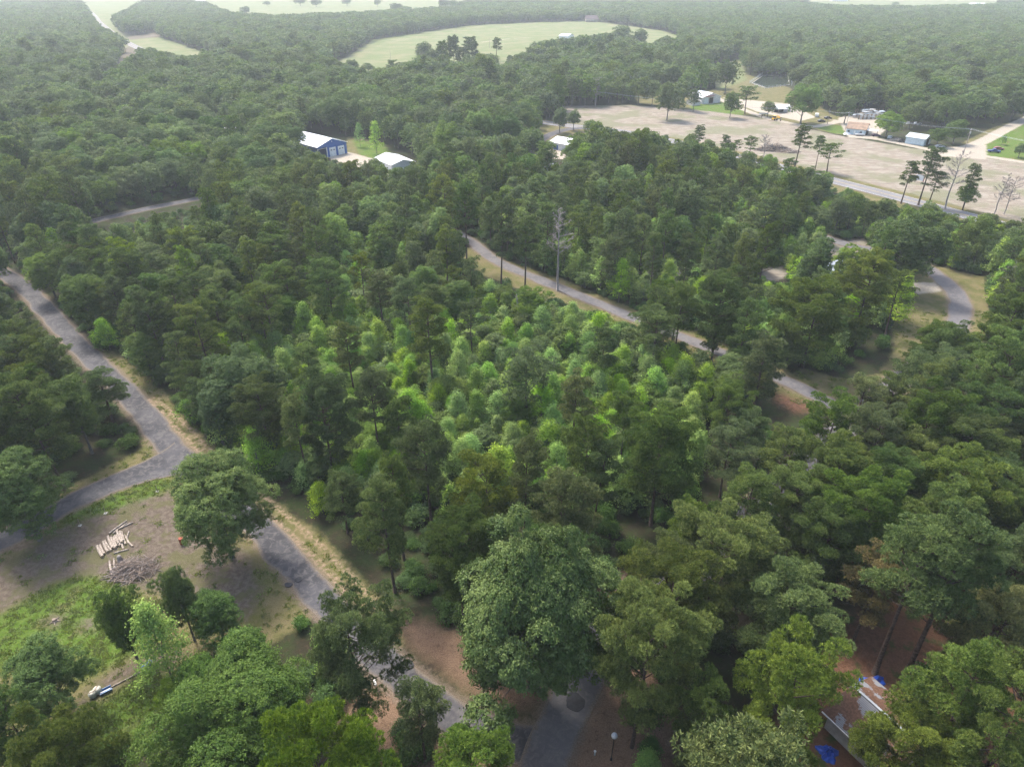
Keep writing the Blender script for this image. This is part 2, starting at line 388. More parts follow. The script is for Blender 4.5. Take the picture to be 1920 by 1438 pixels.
NAMES = {'left': 'road', 'branch': 'branch_road', 'bottom': 'lower_road', 'middle': 'wooded_road', 'highway': 'highway', 'upper': 'upper_road', 'side': 'side_road'}
for k, (w, p) in ROADS.items():
    fl = None
    if k == 'branch': fl = 3.5*np.exp(-np.arange(len(p))/5.0)
    if k == 'highway': p = p[::2]
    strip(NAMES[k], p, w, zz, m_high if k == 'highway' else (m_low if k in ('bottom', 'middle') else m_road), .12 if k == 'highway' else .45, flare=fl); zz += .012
m_ln, nt_, b_ = newmat('road_paint_white'); b_.inputs['Base Color'].default_value = (.6, .6, .58, 1)
m_ly, nt_, b_ = newmat('road_paint_yellow'); b_.inputs['Base Color'].default_value = (.5, .36, .10, 1)
hw = ROADS['highway'][1][::2]; t = np.gradient(hw, axis=0); t /= np.linalg.norm(t, axis=1)[:, None]; hn = np.stack([-t[:, 1], t[:, 0]], 1)
for off, m_, ww in ((-4.1, m_ln, .16), (4.1, m_ln, .16), (-.16, m_ly, .12), (.16, m_ly, .12)):
    strip('road_marking', hw+hn*off, ww, .16, m_, 0, 2)
# dark asphalt repair patches
m_patch = flat('fresh_asphalt', (.045, .045, .05), .9, .2, .25, 2.0)
for px, py, rx, ry, in ((183, 697, 1.5, 1.1), (212, 719, 1.7, .9), (560, 1087, .55, .5), (541, 1097, .6, .5), (765, 1247, .8, .7), (1078, 1316, 1.2, 1.3)):
    x, y = G(px, py); mb = MB()
    ph = random.random()*6
    pts = [(x+rx*math.cos(a)*(1+.12*math.sin(3*a+ph)+.06*math.sin(7*a)), y+ry*math.sin(a)*(1+.1*math.cos(2*a+ph))) for a in np.linspace(0, 2*math.pi, 24)[:-1]]
    mb.prism(pts, 'z', .10, .16, m_patch); tag(mb.build('asphalt_patch'), kind='structure')

# ================================================================== TREES
def leaf_mat(name, ca, cb, trans=.25, rough=.6, spec=.12, hue=.012, val=.22):
    m, nt, b = newmat(name)
    oi = nd(nt, 'ShaderNodeObjectInfo')
    c = mix(nt, attr(nt, 'tone'), ca, cb)
    c = mix(nt, 1.0, c, oi.outputs['Color'], 'MULTIPLY')
    h = nd(nt, 'ShaderNodeHueSaturation')
    r = oi.outputs['Random']
    inp(h, 'Hue', mth(nt, 'MULTIPLY_ADD', r, hue*2, .5-hue), nt)
    r2 = mth(nt, 'FRACT', mth(nt, 'MULTIPLY', r, 17.31))
    inp(h, 'Value', mth(nt, 'MULTIPLY_ADD', r2, val*2, 1-val), nt)
    r3 = mth(nt, 'FRACT', mth(nt, 'MULTIPLY', r, 7.77)); inp(h, 'Saturation', mth(nt, 'MULTIPLY_ADD', r3, .3, .82), nt)
    nt.links.new(c, h.inputs['Color'])
    nt.links.new(h.outputs[0], b.inputs['Base Color']); b.inputs['Roughness'].default_value = rough; b.inputs['Specular IOR Level'].default_value = spec
    tl = nd(nt, 'ShaderNodeBsdfTranslucent'); nt.links.new(h.outputs[0], tl.inputs[0])
    mx = nd(nt, 'ShaderNodeMixShader'); mx.inputs[0].default_value = trans
    nt.links.new(b.outputs[0], mx.inputs[1]); nt.links.new(tl.outputs[0], mx.inputs[2])
    nt.links.new(mx.outputs[0], nt.nodes['Material Output'].inputs[0]); return m
M_PINE = leaf_mat('pine_needles', (.068, .108, .028), (.205, .255, .066), .32)
M_OAK = leaf_mat('oak_leaves', (.078, .128, .030), (.168, .228, .056), .34)
M_YOUNG = leaf_mat('young_leaves', (.118, .215, .038), (.265, .37, .068), .34, hue=.018)
M_MAG = leaf_mat('glossy_leaves', (.060, .118, .026), (.165, .24, .062), .2, .5, .18)
M_BARK = flat('pine_bark', (.085, .062, .050), .95, .1, .5, 4.0)
M_OBARK = flat('oak_bark', (.11, .10, .09), .95, .1, .45, 4.0)
M_DEAD = flat('weathered_wood', (.27, .235, .215), .9, .1, .3, 3.0)

def unit(v): return v/(np.linalg.norm(v, axis=-1, keepdims=True)+1e-9)
def needle_tris(pos, d, k, L, w, rg):
    """k bristles per tuft"""
    n = len(pos); pos = np.repeat(pos, k, 0); d = np.repeat(d, k, 0)
    dd = unit(d+rg.normal(size=(n*k, 3))*.62); side = unit(np.cross(dd, rg.normal(size=(n*k, 3))))
    Ls = L*rg.uniform(.7, 1.15, (n*k, 1)); ww = w*rg.uniform(.7, 1.3, (n*k, 1))
    a = pos-side*ww*.5; b_ = pos+side*ww*.5; c = pos+dd*Ls
    c1 = c+side*ww*.3; c2 = c-side*ww*.3
    return np.stack([a, b_, c1, c2], 1)
def leaf_quads(pos, nrm, s, rg, asp=.62):
    n = len(pos); nn = unit(nrm+rg.normal(size=(n, 3))*.55)
    a = unit(np.cross(nn, rg.normal(size=(n, 3)))); b_ = np.cross(nn, a)
    ss = (s*rg.uniform(.7, 1.3, n))[:, None]; h = ss*asp*.5
    return np.stack([pos-a*ss*.5, pos-b_*h, pos+a*ss*.5, pos+b_*h], 1)

def limb_mesh(name, trunk, limbs, mat, n=7):
    mb = MB(); mb.tube(*trunk, mat, n)
    for p, r in limbs: mb.tube(p, r, mat, 4, False)
    return mb.mesh(name, True)

def crown_size(Q):
    return float(np.percentile(Q[..., 2], 99.9)), float(np.percentile(np.hypot(Q[..., 0], Q[..., 1]), 98))
def pine(seed, H=20, Rc=4.2, cb=.42, nb=26, lod=0, sparse=1.0, droop=0.0, crowd=1.0):
    """loblolly pine: bare lower trunk, rising limbs that end in rounded needle clumps"""
    rg = np.random.default_rng(seed)
    lean = rg.normal(size=2)*.25
    zc = H*cb
    tz = np.linspace(0, H*.97, 8); bend = np.stack([lean[0]*np.sin(tz/H*2.5), lean[1]*np.sin(tz/H*2.0), tz], 1)
    tr_ = 0.013*H*(1-tz/H*.88)+.02; tr_[0] *= 1.25
    limbs = []; cl = []
    ang = rg.uniform(0, 6.28); phi = rg.uniform(0, 6.28)
    for i in range(nb):
        t = (i+.5)/nb*(1-.02); z0 = zc+(H-zc)*t**.92
        prof = math.sin(math.pi*min(1, (.16+.9*(1-t))*.62))**.8      # widest in the lower middle, rounded top
        r = Rc*prof*rg.uniform(.6, 1.12); ang += 2.4+rg.normal()*.35
        r *= 1+.22*math.cos(ang-phi)
        if t > .93: r *= .5
        elif rg.uniform() < .10: continue          # a lost limb leaves a gap
        p0 = np.array([np.interp(z0, tz, bend[:, 0]), np.interp(z0, tz, bend[:, 1]), z0])
        up = rg.uniform(.12, .45)+.5*t-droop
        tip = p0+np.array([math.cos(ang)*r, math.sin(ang)*r, r*up])
        mid = (p0+tip)/2+np.array([0, 0, -.08*r])
        limbs.append(([p0, mid, tip], [.03*H*.16, .05, .02]))
        m = max(2, int(round(r*1.25*sparse)))
        for j in range(m):
            s = 1-.62*(j/max(1, m-.2))**1.0*rg.uniform(.8, 1.1)
            q = p0+(tip-p0)*s; lat = (1-s+.25)*r*.55
            q = q+np.array([-math.sin(ang), math.cos(ang), 0])*rg.uniform(-1, 1)*lat+np.array([0, 0, rg.uniform(-.1, .55)])
            cl.append((q, rg.uniform(.62, 1.12)*crowd*(1.0 if s > .5 else .85)))
            if j < 4: limbs.append(([p0+(tip-p0)*max(.1, s-.15), q], [.035, .015]))
    cl.append((bend[-1]+(0, 0, .3), .7)); cl.append((bend[-1]+(0.3, 0, -.4), .8))
    nt_, k, L, w = [(46, 10, .29, .050), (17, 6, .44, .115), (5, 4, .85, .34), (3, 3, 1.25, .6)][lod]
    if lod == 3: cl = cl[::2]
    Q, T = [], []
    for q, r in cl:
        if lod == 3: r *= 1.35
        n = max(2, int(nt_*(r/.75)**2))
        u = unit(rg.normal(size=(n, 3))); u[:, 2] = np.where(u[:, 2] < -.35, -u[:, 2], u[:, 2])
        pos = q+u*np.array([1, 1, .62])*r*rg.uniform(.7, 1.02, (n, 1))
        Q.append(needle_tris(pos, unit(u+np.array([0, 0, .55])), k, L, w, rg))
        base = rg.uniform(.15, .7); tt = np.clip(base+rg.normal(size=n)*.30, 0, 1)
        T.append(np.clip(np.repeat(tt, k)+rg.normal(size=n*k)*.1, 0, 1))
    Q = np.concatenate(Q); T = np.concatenate(T)
    H, Rc = crown_size(Q)
    return dict(Q=Q, T=T, trunk=((bend, tr_)), limbs=limbs, H=H, R=Rc, mat=M_PINE, bark=M_BARK)

def broad(seed, H=15, Rc=4.8, cb=.13, lod=0, lobes=28, lobe_r=.34, spread=1.0, mat=None, flatten=1.0, dens=1.0, irr=.18, ls=1.0):
    """broadleaf: many rounded leafy lobes round a branching frame"""
    rg = np.random.default_rng(seed)
    zc = H*(cb+(1-cb)*.5); rz = H*(1-cb)*.5
    g = (1+5**.5)/2; L = []
    limbs = []; tz = np.linspace(0, zc+rz*.3, 6); b1 = rg.normal(size=2)*.3
    bend = np.stack([b1[0]*tz/H, b1[1]*tz/H, tz], 1)
    for i in range(lobes):
        z = 1-2*(i+.5)/lobes*.86; th = 2*math.pi*i/g+rg.normal()*.35; rr = math.sqrt(max(0, 1-z*z))
        d = np.array([rr*math.cos(th), rr*math.sin(th), z])
        k = rg.uniform(.60, 1.04)*(1+irr*math.sin(3*th+seed)*rr+.14*math.cos(th-seed)*rr)
        lr = Rc*lobe_r*rg.uniform(.75, 1.25)
        c = np.array([0, 0, zc])+d*np.array([Rc-lr*.7, Rc-lr*.7, (rz-lr*.5)*flatten])*k
        L.append((c, lr)); z0 = max(H*.18, min(c[2]-.35*np.hypot(c[0], c[1]), zc))
        p0 = np.array([b1[0]*z0/H, b1[1]*z0/H, z0]); limbs.append(([p0, (p0+c)/2+(0, 0, .05*H), c], [.012*H*.55, .06, .02]))
    for i in range(max(3, lobes//5)): L.append((np.array([0, 0, zc+rz*.35])+rg.normal(size=3)*np.array([.3*Rc, .3*Rc, rz*.25]), Rc*.36))
    ns, nl, s, sr = [(36, 38, .19, .36), (18, 14, .36, .44), (6, 7, .80, .6), (2.6, 5, 1.4, .85)][lod]
    s *= ls
    Q, T = [], []
    for c, lr in L:
        n = max(3, int(ns*lr*lr/2.2*dens*(1.5 if lod else 1.25)))
        u = unit(rg.normal(size=(n, 3))); u[:, 2] = np.where(u[:, 2] < -.5, -u[:, 2], u[:, 2])
        sc = c+u*lr*np.array([1, 1, .8])*rg.uniform(.78, 1.05, (n, 1))
        off = rg.normal(size=(n, nl, 3))*np.array([.5, .5, .3])*sr
        pos = (sc[:, None]+off).reshape(-1, 3)
        nr = unit(np.repeat(u, nl, 0)*.7+np.array([0, 0, .6])+off.reshape(-1, 3)/sr*.5)
        Q.append(leaf_quads(pos, nr, s, rg))
        base = rg.uniform(.2, .75); tt = np.clip(base+rg.normal(size=n)*.26, 0, 1)
        T.append(np.clip(np.repeat(tt, nl)+rg.normal(size=n*nl)*.12, 0, 1))
    tr_ = .016*H*(1-np.linspace(0, 1, 6)*.6)+.03; tr_[0] *= 1.35
    Q = np.concatenate(Q); H, Rc = crown_size(Q)
    return dict(Q=Q, T=np.concatenate(T), trunk=(bend, tr_), limbs=limbs, H=H, R=Rc, mat=mat or M_OAK, bark=M_OBARK)

def young(seed, H=8, Rc=2.1, lod=0, mat=None):
    """young sweetgum: pointed, layered sprays of star shaped leaves"""
    rg = np.random.default_rng(seed)
    n = [250, 130, 52, 24][lod]; nl = [24, 11, 6, 5][lod]; s = [.21, .36, .75, 1.1][lod]
    t = rg.uniform(.12, 1, n)**.85; th = rg.uniform(0, 6.28, n)
    r = Rc*np.minimum(1, 1.25*(1-t)**.7)*(.72+.28*np.sin(3*th+seed))*rg.uniform(.55, 1.1, n)+.12
    c = np.stack([r*np.cos(th), r*np.sin(th), H*t*rg.uniform(.94, 1.04, n)+r*.25], 1); c[0] = (0, 0, H)
    off = rg.normal(size=(n, nl, 3))*np.array([.36, .36, .17])*(1.0 if lod < 2 else 1.4)
    pos = (c[:, None]+off).reshape(-1, 3)
    out = np.repeat(unit(c*np.array([1, 1, 0])), nl, 0)
    nr = unit(off.reshape(-1, 3)*1.2+np.array([0, 0, .85])+out*.3)
    tt = np.clip(np.repeat(rg.uniform(.1, .95, n), nl)+rg.normal(size=n*nl)*.12, 0, 1)
    limbs = [([np.array([0, 0, max(.3, c[i][2]-r[i]*.5)]), c[i]], [.03, .012]) for i in range(0, n, 3)]
    tz = np.array([0, H*.5, H*.96]); return dict(Q=leaf_quads(pos, nr, s, rg, .75), T=tt, trunk=(np.stack([0*tz, 0*tz, tz], 1), np.array([.09, .06, .02])), limbs=limbs, H=H, R=Rc, mat=mat or M_YOUNG, bark=M_OBARK)

def crown_mesh(d, name='crown'): return fastmesh(name, d['Q'], 4, [d['mat']], d['T'])
def trunk_mesh(d, name='trunk', nl=200): return limb_mesh(name, d['trunk'], d['limbs'][:nl], d['bark'])
def joined(d, name, nl=14):
    """a whole small tree as one mesh, for the far woods"""
    Q, T = d['Q'], d['T']; b, r = d['trunk']; S = []
    for i in range(len(b)-1):
        for k in range(4):
            a0, a1 = k*math.pi/2, (k+1)*math.pi/2
            f = lambda p, rr, a: p+rr*np.array([math.cos(a), math.sin(a), 0])
            S.append([f(b[i], r[i], a0), f(b[i], r[i], a1), f(b[i+1], r[i+1], a1), f(b[i+1], r[i+1], a0)])
    S = np.array(S); V = np.concatenate([Q, S]); mi = np.concatenate([np.zeros(len(Q)), np.ones(len(S))])
    return fastmesh(name, V, 4, [d['mat'], d['bark']], np.concatenate([T, np.zeros(len(S))]), mi)

def bare(seed, H=14, Rc=3.5, base=.3, nb=22, broken=False):
    rg = np.random.default_rng(seed); mb = MB(); br = MB()
    tz = np.linspace(0, H, 8); bend = np.stack([np.cumsum(rg.normal(size=8))*.12, np.cumsum(rg.normal(size=8))*.12, tz], 1); bend[0, :2] = 0
    mb.tube(bend, .016*H*(1-tz/H*.85), M_DEAD, 7)
    for i in range(nb):
        z0 = H*(base+(1-base)*i/nb); p0 = np.array([np.interp(z0, tz, bend[:, 0]), np.interp(z0, tz, bend[:, 1]), z0]); a = i*2.4+rg.normal()*.4
        r = Rc*(1-((i/nb)-.25)**2)*rg.uniform(.5, 1.1)*(.5 if i > nb*.85 else 1)
        tip = p0+np.array([math.cos(a)*r, math.sin(a)*r, r*rg.uniform(.25, .8)]); mid = (p0+tip)/2+rg.normal(size=3)*.15
        br.tube([p0, mid, tip], [.10, .07, .035], M_DEAD, 4, False)
        for j in range(9):
            s = rg.uniform(.3, 1); q = p0+(tip-p0)*s; e = q+unit(rg.normal(size=3)+np.array([math.cos(a), math.sin(a), .8]))*r*rg.uniform(.2, .5)
            br.tube([q, (q+e)/2+rg.normal(size=3)*.06, e], [.06, .045, .02], M_DEAD, 3, False)
            for l in range(3):
                q2 = q+(e-q)*rg.uniform(.4, 1); e2 = q2+unit(rg.normal(size=3)+np.array([0, 0, .6]))*r*.18; br.tube([q2, e2], [.03, .015], M_DEAD, 3, False)
    return mb.mesh('trunk', True), br.mesh('branches')

# ---- patterns: every kind in a few shapes and three grains
DIMS = {'pine': [], 'broad': [], 'young': []}
PROTO = {}   # (kind, variant, lod) -> (crown mesh, trunk mesh, H, R)
SPEC = {
  'pine': [dict(seed=11, H=20, Rc=4.9, cb=.30, nb=34), dict(seed=12, H=21, Rc=4.3, cb=.36, nb=32), dict(seed=13, H=19, Rc=5.2, cb=.28, nb=34), dict(seed=14, H=22, Rc=4.6, cb=.26, nb=38), dict(seed=15, H=18, Rc=4.1, cb=.25, nb=32), dict(seed=16, H=20, Rc=3.9, cb=.22, nb=36, droop=.12), dict(seed=17, H=21, Rc=5.0, cb=.40, nb=28), dict(seed=18, H=17, Rc=4.4, cb=.2, nb=34)],
  'bigpine': [dict(seed=51, H=20, Rc=6.6, cb=.26, nb=46, crowd=1.15), dict(seed=52, H=21, Rc=6.0, cb=.30, nb=44, crowd=1.1), dict(seed=53, H=19, Rc=6.8, cb=.30, nb=42, crowd=1.15), dict(seed=54, H=22, Rc=6.3, cb=.24, nb=48, crowd=1.1), dict(seed=55, H=19, Rc=5.8, cb=.32, nb=40)],
  'tallpine': [dict(seed=21, H=21, Rc=3.3, cb=.50, nb=26), dict(seed=22, H=22, Rc=3.2, cb=.42, nb=30, sparse=1.1), dict(seed=23, H=20, Rc=3.5, cb=.54, nb=22), dict(seed=24, H=19, Rc=3.7, cb=.48, nb=22, sparse=.75)],
  'broad': [dict(seed=31, H=15, Rc=5.2), dict(seed=32, H=16, Rc=5.5, lobes=34), dict(seed=33, H=14, Rc=4.8, irr=.3), dict(seed=34, H=17, Rc=5.0, lobes=32, cb=.1), dict(seed=35, H=13, Rc=5.2, lobes=28, flatten=.9), dict(seed=36, H=16, Rc=4.6, lobes=40, lobe_r=.28, irr=.35), dict(seed=37, H=18, Rc=4.2, lobes=34, cb=.16, lobe_r=.36), dict(seed=38, H=14, Rc=5.4, lobes=46, lobe_r=.26, irr=.1)],
  'bigbroad': [dict(seed=61, H=16, Rc=7.2, lobes=62, lobe_r=.235, irr=.25), dict(seed=62, H=17, Rc=7.6, lobes=70, lobe_r=.22, irr=.3), dict(seed=63, H=15, Rc=6.8, lobes=56, lobe_r=.25, irr=.2), dict(seed=64, H=18, Rc=7.0, lobes=66, lobe_r=.235), dict(seed=65, H=15, Rc=7.4, lobes=58, lobe_r=.24, irr=.35)],
  'young': [dict(seed=41, H=8, Rc=2.9), dict(seed=42, H=9, Rc=2.7), dict(seed=43, H=7, Rc=3.2), dict(seed=44, H=10, Rc=3.1)],
}
GEN = {'pine': pine, 'bigpine': pine, 'bigbroad': broad, 'tallpine': pine, 'broad': broad, 'young': young}
def proto(kind, v, lod):
    k = (kind, v, lod)
    if k not in PROTO:
        d = GEN[kind](lod=lod, **SPEC[kind][v]); PROTO[k] = (crown_mesh(d), trunk_mesh(d), d['H'], d['R'])
    return PROTO[k]

KEEP = []
def keep(*pts): KEEP.append(np.array(pts, float))
keep((0, 503), (60, 530), (105, 575), (100, 610), (50, 570), (0, 530))
keep((95, 595), (150, 640), (230, 668), (262, 720), (372, 820), (430, 872), (510, 928), (578, 948), (674, 1024), (762, 1110), (790, 1180), (835, 1225), (900, 1320), (1050, 1300), (1108, 1245), (1120, 1290), (1075, 1350), (1062, 1438), (985, 1438), (930, 1400), (860, 1345), (745, 1290), (735, 1240), (620, 1110), (550, 1160), (470, 1180), (440, 1130), (280, 1240), (260, 1290), (190, 1330), (150, 1320), (140, 1280), (0, 1215), (0, 1060), (70, 1040), (60, 985), (120, 930), (250, 850), (285, 815), (240, 760), (150, 680), (100, 640))
keep((890, 475), (935, 482), (1050, 528), (1190, 585), (1190, 604), (1040, 552), (900, 505))
keep((1292, 628), (1332, 645), (1332, 660), (1292, 642))
keep((1440, 690), (1495, 706), (1500, 722), (1440, 704))
keep((1495, 708), (1570, 725), (1640, 690), (1690, 610), (1755, 505), (1800, 515), (1830, 560), (1812, 598), (1722, 600), (1700, 640), (1640, 705), (1600, 735), (1560, 750), (1495, 740))
keep((1060, 203), (1200, 200), (1330, 212), (1560, 250), (1700, 277), (1920, 308), (1920, 415), (1700, 362), (1400, 283), (1290, 262), (1200, 240), (1085, 220))
keep((1560, 335), (1700, 372), (1840, 412), (1700, 382), (1560, 345))
keep((572, 246), (630, 252), (668, 262), (725, 268), (730, 298), (655, 300), (615, 298), (575, 270))
keep((725, 300), (765, 292), (772, 306), (735, 314)); keep((410, 240), (446, 240), (444, 248), (412, 249)); keep((1030, 246), (1065, 250), (1068, 270), (1030, 262)); keep((1022, 285), (1062, 290), (1050, 305), (1025, 300)); keep((1050, 236), (1090, 236), (1090, 246), (1050, 246)); keep((1005, 317), (1040, 310), (1040, 318))
keep((625, 112), (760, 80), (880, 52), (1000, 46), (1100, 44), (1160, 50), (1225, 62), (1225, 80), (1140, 60), (1010, 75), (940, 120), (930, 80), (800, 75), (775, 110), (700, 128))
keep((1310, 168), (1355, 168), (1355, 192), (1440, 213), (1480, 235), (1560, 235), (1600, 225), (1650, 208), (1665, 215), (1690, 240), (1745, 250), (1920, 225), (1920, 300), (1700, 272), (1560, 245), (1330, 205)); keep((1430, 145), (1475, 147), (1475, 160), (1430, 160))
keep((160, 12), (182, 25), (250, 78), (218, 62), (185, 45)); keep((250, 75), (300, 78), (385, 103), (300, 95)); keep((400, 2), (860, 0), (860, 10), (640, 22), (520, 26), (430, 22))
keep((1500, 2), (1750, 0), (1900, 5), (1700, 10), (1560, 8))
keep((160, 412), (195, 406), (270, 384), (362, 366), (362, 386), (270, 404), (185, 430))
keep((1566, 1268), (1600, 1280), (1650, 1325), (1640, 1365), (1600, 1390), (1565, 1345)); keep((1560, 1195), (1640, 1170), (1720, 1130), (1740, 1180), (1690, 1280), (1620, 1280)); keep((1270, 1065), (1310, 1065), (1310, 1085), (1270, 1085)); keep((1150, 1070), (1215, 1055), (1240, 1070), (1165, 1100)); keep((1530, 1390), (1570, 1390), (1570, 1425), (1530, 1425)); keep((1100, 1365), (1170, 1365), (1170, 1435), (1100, 1435))
keep((1590, 455), (1618, 448), (1625, 470), (1595, 470)); keep((1535, 482), (1555, 482), (1555, 505), (1535, 505)); keep((1420, 500), (1470, 505), (1470, 525), (1430, 520))
NOTRUNK = [p for k in ('grass', 'lush', 'dirt', 'sand', 'pale', 'hay') for p in Z[k]]
CLR = []   # footprints of buildings: (x, y, radius)
for q in ((598, 290, 16), (625, 280, 15), (745, 312, 11), (425, 250, 11), (395, 258, 5), (650, 334, 5), (1050, 275, 13), (1022, 322, 7), (1335, 190, 12), (1305, 197, 7), (1468, 208, 12), (1603, 246, 14), (1630, 222, 12), (1715, 268, 11), (1545, 520, 10), (1112, 38, 18), (1640, 1400, 10), (1560, 1420, 4), (1455, 1425, 4), (1450, 280, 12), (1722, 342, 4), (1150, 1420, 2.5), (1440, 157, 32)):
    CLR.append((*G(q[0], q[1]), q[2]))

def blocked(x, y, H, Rc, cb=.4):
    """true where a crown would hide something the place keeps open"""
    bad = np.zeros(x.shape, bool)
    for fz in (.97, .75, .5, .28):
        px, py, d = P(x, y, H*fz+0*x); rr = Rc*(.35 if fz > .9 else .9)*FPX/d
        for s in (-1, 0, 1):
            for q in KEEP: bad |= inside(q, px+s*rr, py)
    for oy, fz in ((.65, .88), (-.65, .6), (.9, .7)):
        px, py, d = P(x, y+oy*Rc, H*fz+0*x)
        for q in KEEP: bad |= inside(q, px, py)
    px, py, d = P(x, y, 0*x)
    for q in KEEP: bad |= inside(q, px, py)
    return bad
def off_road(x, y, m):
    ok = np.ones(x.shape, bool)
    for w, p in list(ROADS.values())+list(TRACKS.values()): ok &= linedist(p[::5], x, y) > w/2+m
    for q in NOTRUNK: ok &= ~inside(q, x, y)
    for a, b_, r in CLR: ok &= np.hypot(x-a, y-b_) > r
    return ok

# ---- hand surveyed trees: (kind, variant, base px, base py, top py, width px, tint, label)
TINTS = {'dark green': (.72, .82, .78), 'mid green': (.95, 1.0, .95), 'olive green': (1.06, 1.0, .84), 'grey green': (.98, 1.02, 1.15), 'bright green': (1.25, 1.3, .95), 'yellow green': (1.26, 1.32, .82), 'brown': (1.5, .98, 1.5), 'khaki': (1.55, 1.25, 1.4)}
ORD0 = ['first', 'second', 'third', 'fourth', 'fifth', 'sixth', 'seventh', 'eighth', 'ninth']
MAN = []
def T(kind, v, bx, by, top, w, tint, label): MAN.append((kind, v, bx, by, top, w, tint, label))
T('tallpine', 0, 712, 640, 508, 80, 'olive green', 'tall slim pine with a dead side branch low on its trunk, left of centre')
T('tallpine', 2, 768, 680, 520, 70, 'mid green', 'slim pine just right of the pine with the dead low branch')
T('tallpine', 1, 808, 765, 555, 90, 'olive green', 'tall pine with bare snags on its long dark trunk, in the bright saplings')
for i, (a, b_, c, w_) in enumerate(((585, 800, 640, 70), (655, 760, 600, 66), (700, 880, 700, 84), (885, 700, 560, 60), (1075, 860, 700, 84), (1130, 760, 610, 70), (1170, 900, 740, 80), (560, 900, 740, 80), (745, 900, 745, 86))):
    T('tallpine', i % 4, a, b_, c, w_, ('mid green', 'olive green', 'dark green')[i % 3], 'slim pine rising out of the bright saplings, %s from the left' % ORD0[[1, 2, 3, 5, 6, 7, 8, 0, 4][i]])
T('tallpine', 3, 990, 815, 655, 120, 'grey green', 'flat-topped pine standing alone in the middle of the bright saplings')
T('tallpine', 1, 938, 552, 372, 60, 'dark green', 'very tall narrow pine standing where the wooded road comes into view')
T('tallpine', 0, 985, 560, 400, 62, 'mid green', 'twin-topped pine in front of the wooded road, right of the very tall narrow one')
T('tallpine', 2, 872, 505, 345, 60, 'dark green', 'dark pine with a clean trunk beside the upper end of the wooded road')
T('tallpine', 0, 835, 560, 425, 60, 'olive green', 'olive pine left of the upper end of the wooded road')
T('tallpine', 3, 505, 695, 530, 80, 'mid green', 'pine with a long bare dark trunk left of the saplings')
T('tallpine', 3, 1228, 715, 580, 100, 'mid green', 'feathery pine with a leaning trunk right of the saplings')
T('pine', 1, 1238, 985, 762, 170, 'mid green', 'big round-headed pine with a thick trunk near the right edge of the saplings')
T('tallpine', 1, 1428, 608, 415, 60, 'mid green', 'tall pine with a long slanting trunk before the small grey house')
T('tallpine', 0, 1385, 600, 440, 50, 'olive green', 'slender pine left of the pine with the long slanting trunk')
T('tallpine', 2, 1285, 600, 452, 50, 'dark green', 'slender dark pine over the right part of the wooded road')
T('tallpine', 1, 1425, 815, 632, 100, 'mid green', 'vine-wrapped pine left of the grassy road corner')
T('pine', 2, 1530, 690, 525, 150, 'olive green', 'broad pine behind the grassy road corner')
T('pine', 1, 1625, 650, 470, 110, 'olive green', 'big rugged pine left of the curving road')
T('young', 1, 1690, 610, 515, 66, 'bright green', 'small pointed bright tree on the grass beside the curving road')
T('broad', 1, 1700, 545, 410, 135, 'dark green', 'large dark round oak at the start of the curving road')
T('broad', 3, 1600, 545, 462, 70, 'bright green', 'bright broadleaf tree beside the small grey house')
T('pine', 3, 490, 860, 700, 120, 'olive green', 'rounded pine beside the verge opposite the road junction')
T('pine', 0, 640, 1000, 880, 85, 'dark green', 'narrow dark pine behind the tyre-marked verge')
T('pine', 3, 605, 900, 700, 125, 'dark green', 'tall dark pine left of the saplings')
T('pine', 1, 725, 1110, 900, 120, 'mid green', 'pine leaning over the tyre-marked verge')
T('pine', 3, 862, 1165, 950, 165, 'dark green', 'large dark pine touching the left of the glossy magnolia')
T('pine', 0, 800, 985, 790, 120, 'dark green', 'dark dense pine in front of the saplings')
T('pine', 2, 905, 1030, 855, 130, 'olive green', 'cloud-topped pine behind the glossy magnolia')
T('pine', 1, 985, 1000, 815, 95, 'olive green', 'narrow dome-topped pine below the lone flat-topped pine')
T('pine', 4, 1060, 1075, 880, 140, 'olive green', 'wide pine right behind the glossy magnolia')
T('pine', 2, 1210, 1400, 1095, 240, 'yellow green', 'big bright pine right of the lower road')
T('pine', 0, 1290, 1120, 935, 120, 'mid green', 'open pine beyond the big bright pine')
T('pine', 3, 1425, 1140, 975, 150, 'mid green', 'wide round pine beside the leafless grey tree')
T('pine', 2, 1470, 1500, 1180, 190, 'yellow green', 'yellowish pine left of the straw-covered house roof')
T('pine', 1, 1475, 1290, 1050, 210, 'grey green', 'large pale pine behind the yellowish pine')
T('tallpine', 0, 1640, 1262, 970, 160, 'mid green', 'pine with a thin leaning bare trunk over the straw floor')
T('tallpine', 1, 1690, 1285, 960, 180, 'mid green', 'pine with the longest leaning bare trunk over the straw floor')
T('pine', 4, 1640, 1200, 1020, 120, 'brown', 'rusty brown dying pine among the green pines')
T('pine', 2, 1860, 1340, 1100, 190, 'khaki', 'khaki grey pine with faded needles near the right edge')
T('pine', 0, 1690, 1500, 1290, 220, 'yellow green', 'bright pine overhanging the right of the straw-covered roof')
T('pine', 1, 1800, 1480, 1200, 200, 'mid green', 'tall pine near the lower right corner')
T('pine', 3, 1890, 1560, 1230, 200, 'mid green', 'pine filling the lower right corner')
T('pine', 4, 1320, 1480, 1260, 130, 'mid green', 'small soft pine between the two bright pines')
T('young', 0, 1215, 1470, 1395, 80, 'grey green', 'small pale pine sapling beside the round lamp post')
T('broad', 3, 403, 1045, 845, 190, 'mid green', 'lone round broadleaf tree standing on the verge beside the road')
T('broad', 3, 30, 1012, 845, 150, 'dark green', 'dark spreading tree at the left edge of the yard')
T('broad', 2, 225, 1240, 1103, 85, 'dark green', 'dark rounded shrub tree left of the bright pointed tree')
T('broad', 2, 335, 1200, 1060, 76, 'mid green', 'narrow green tree beside the brush pile')
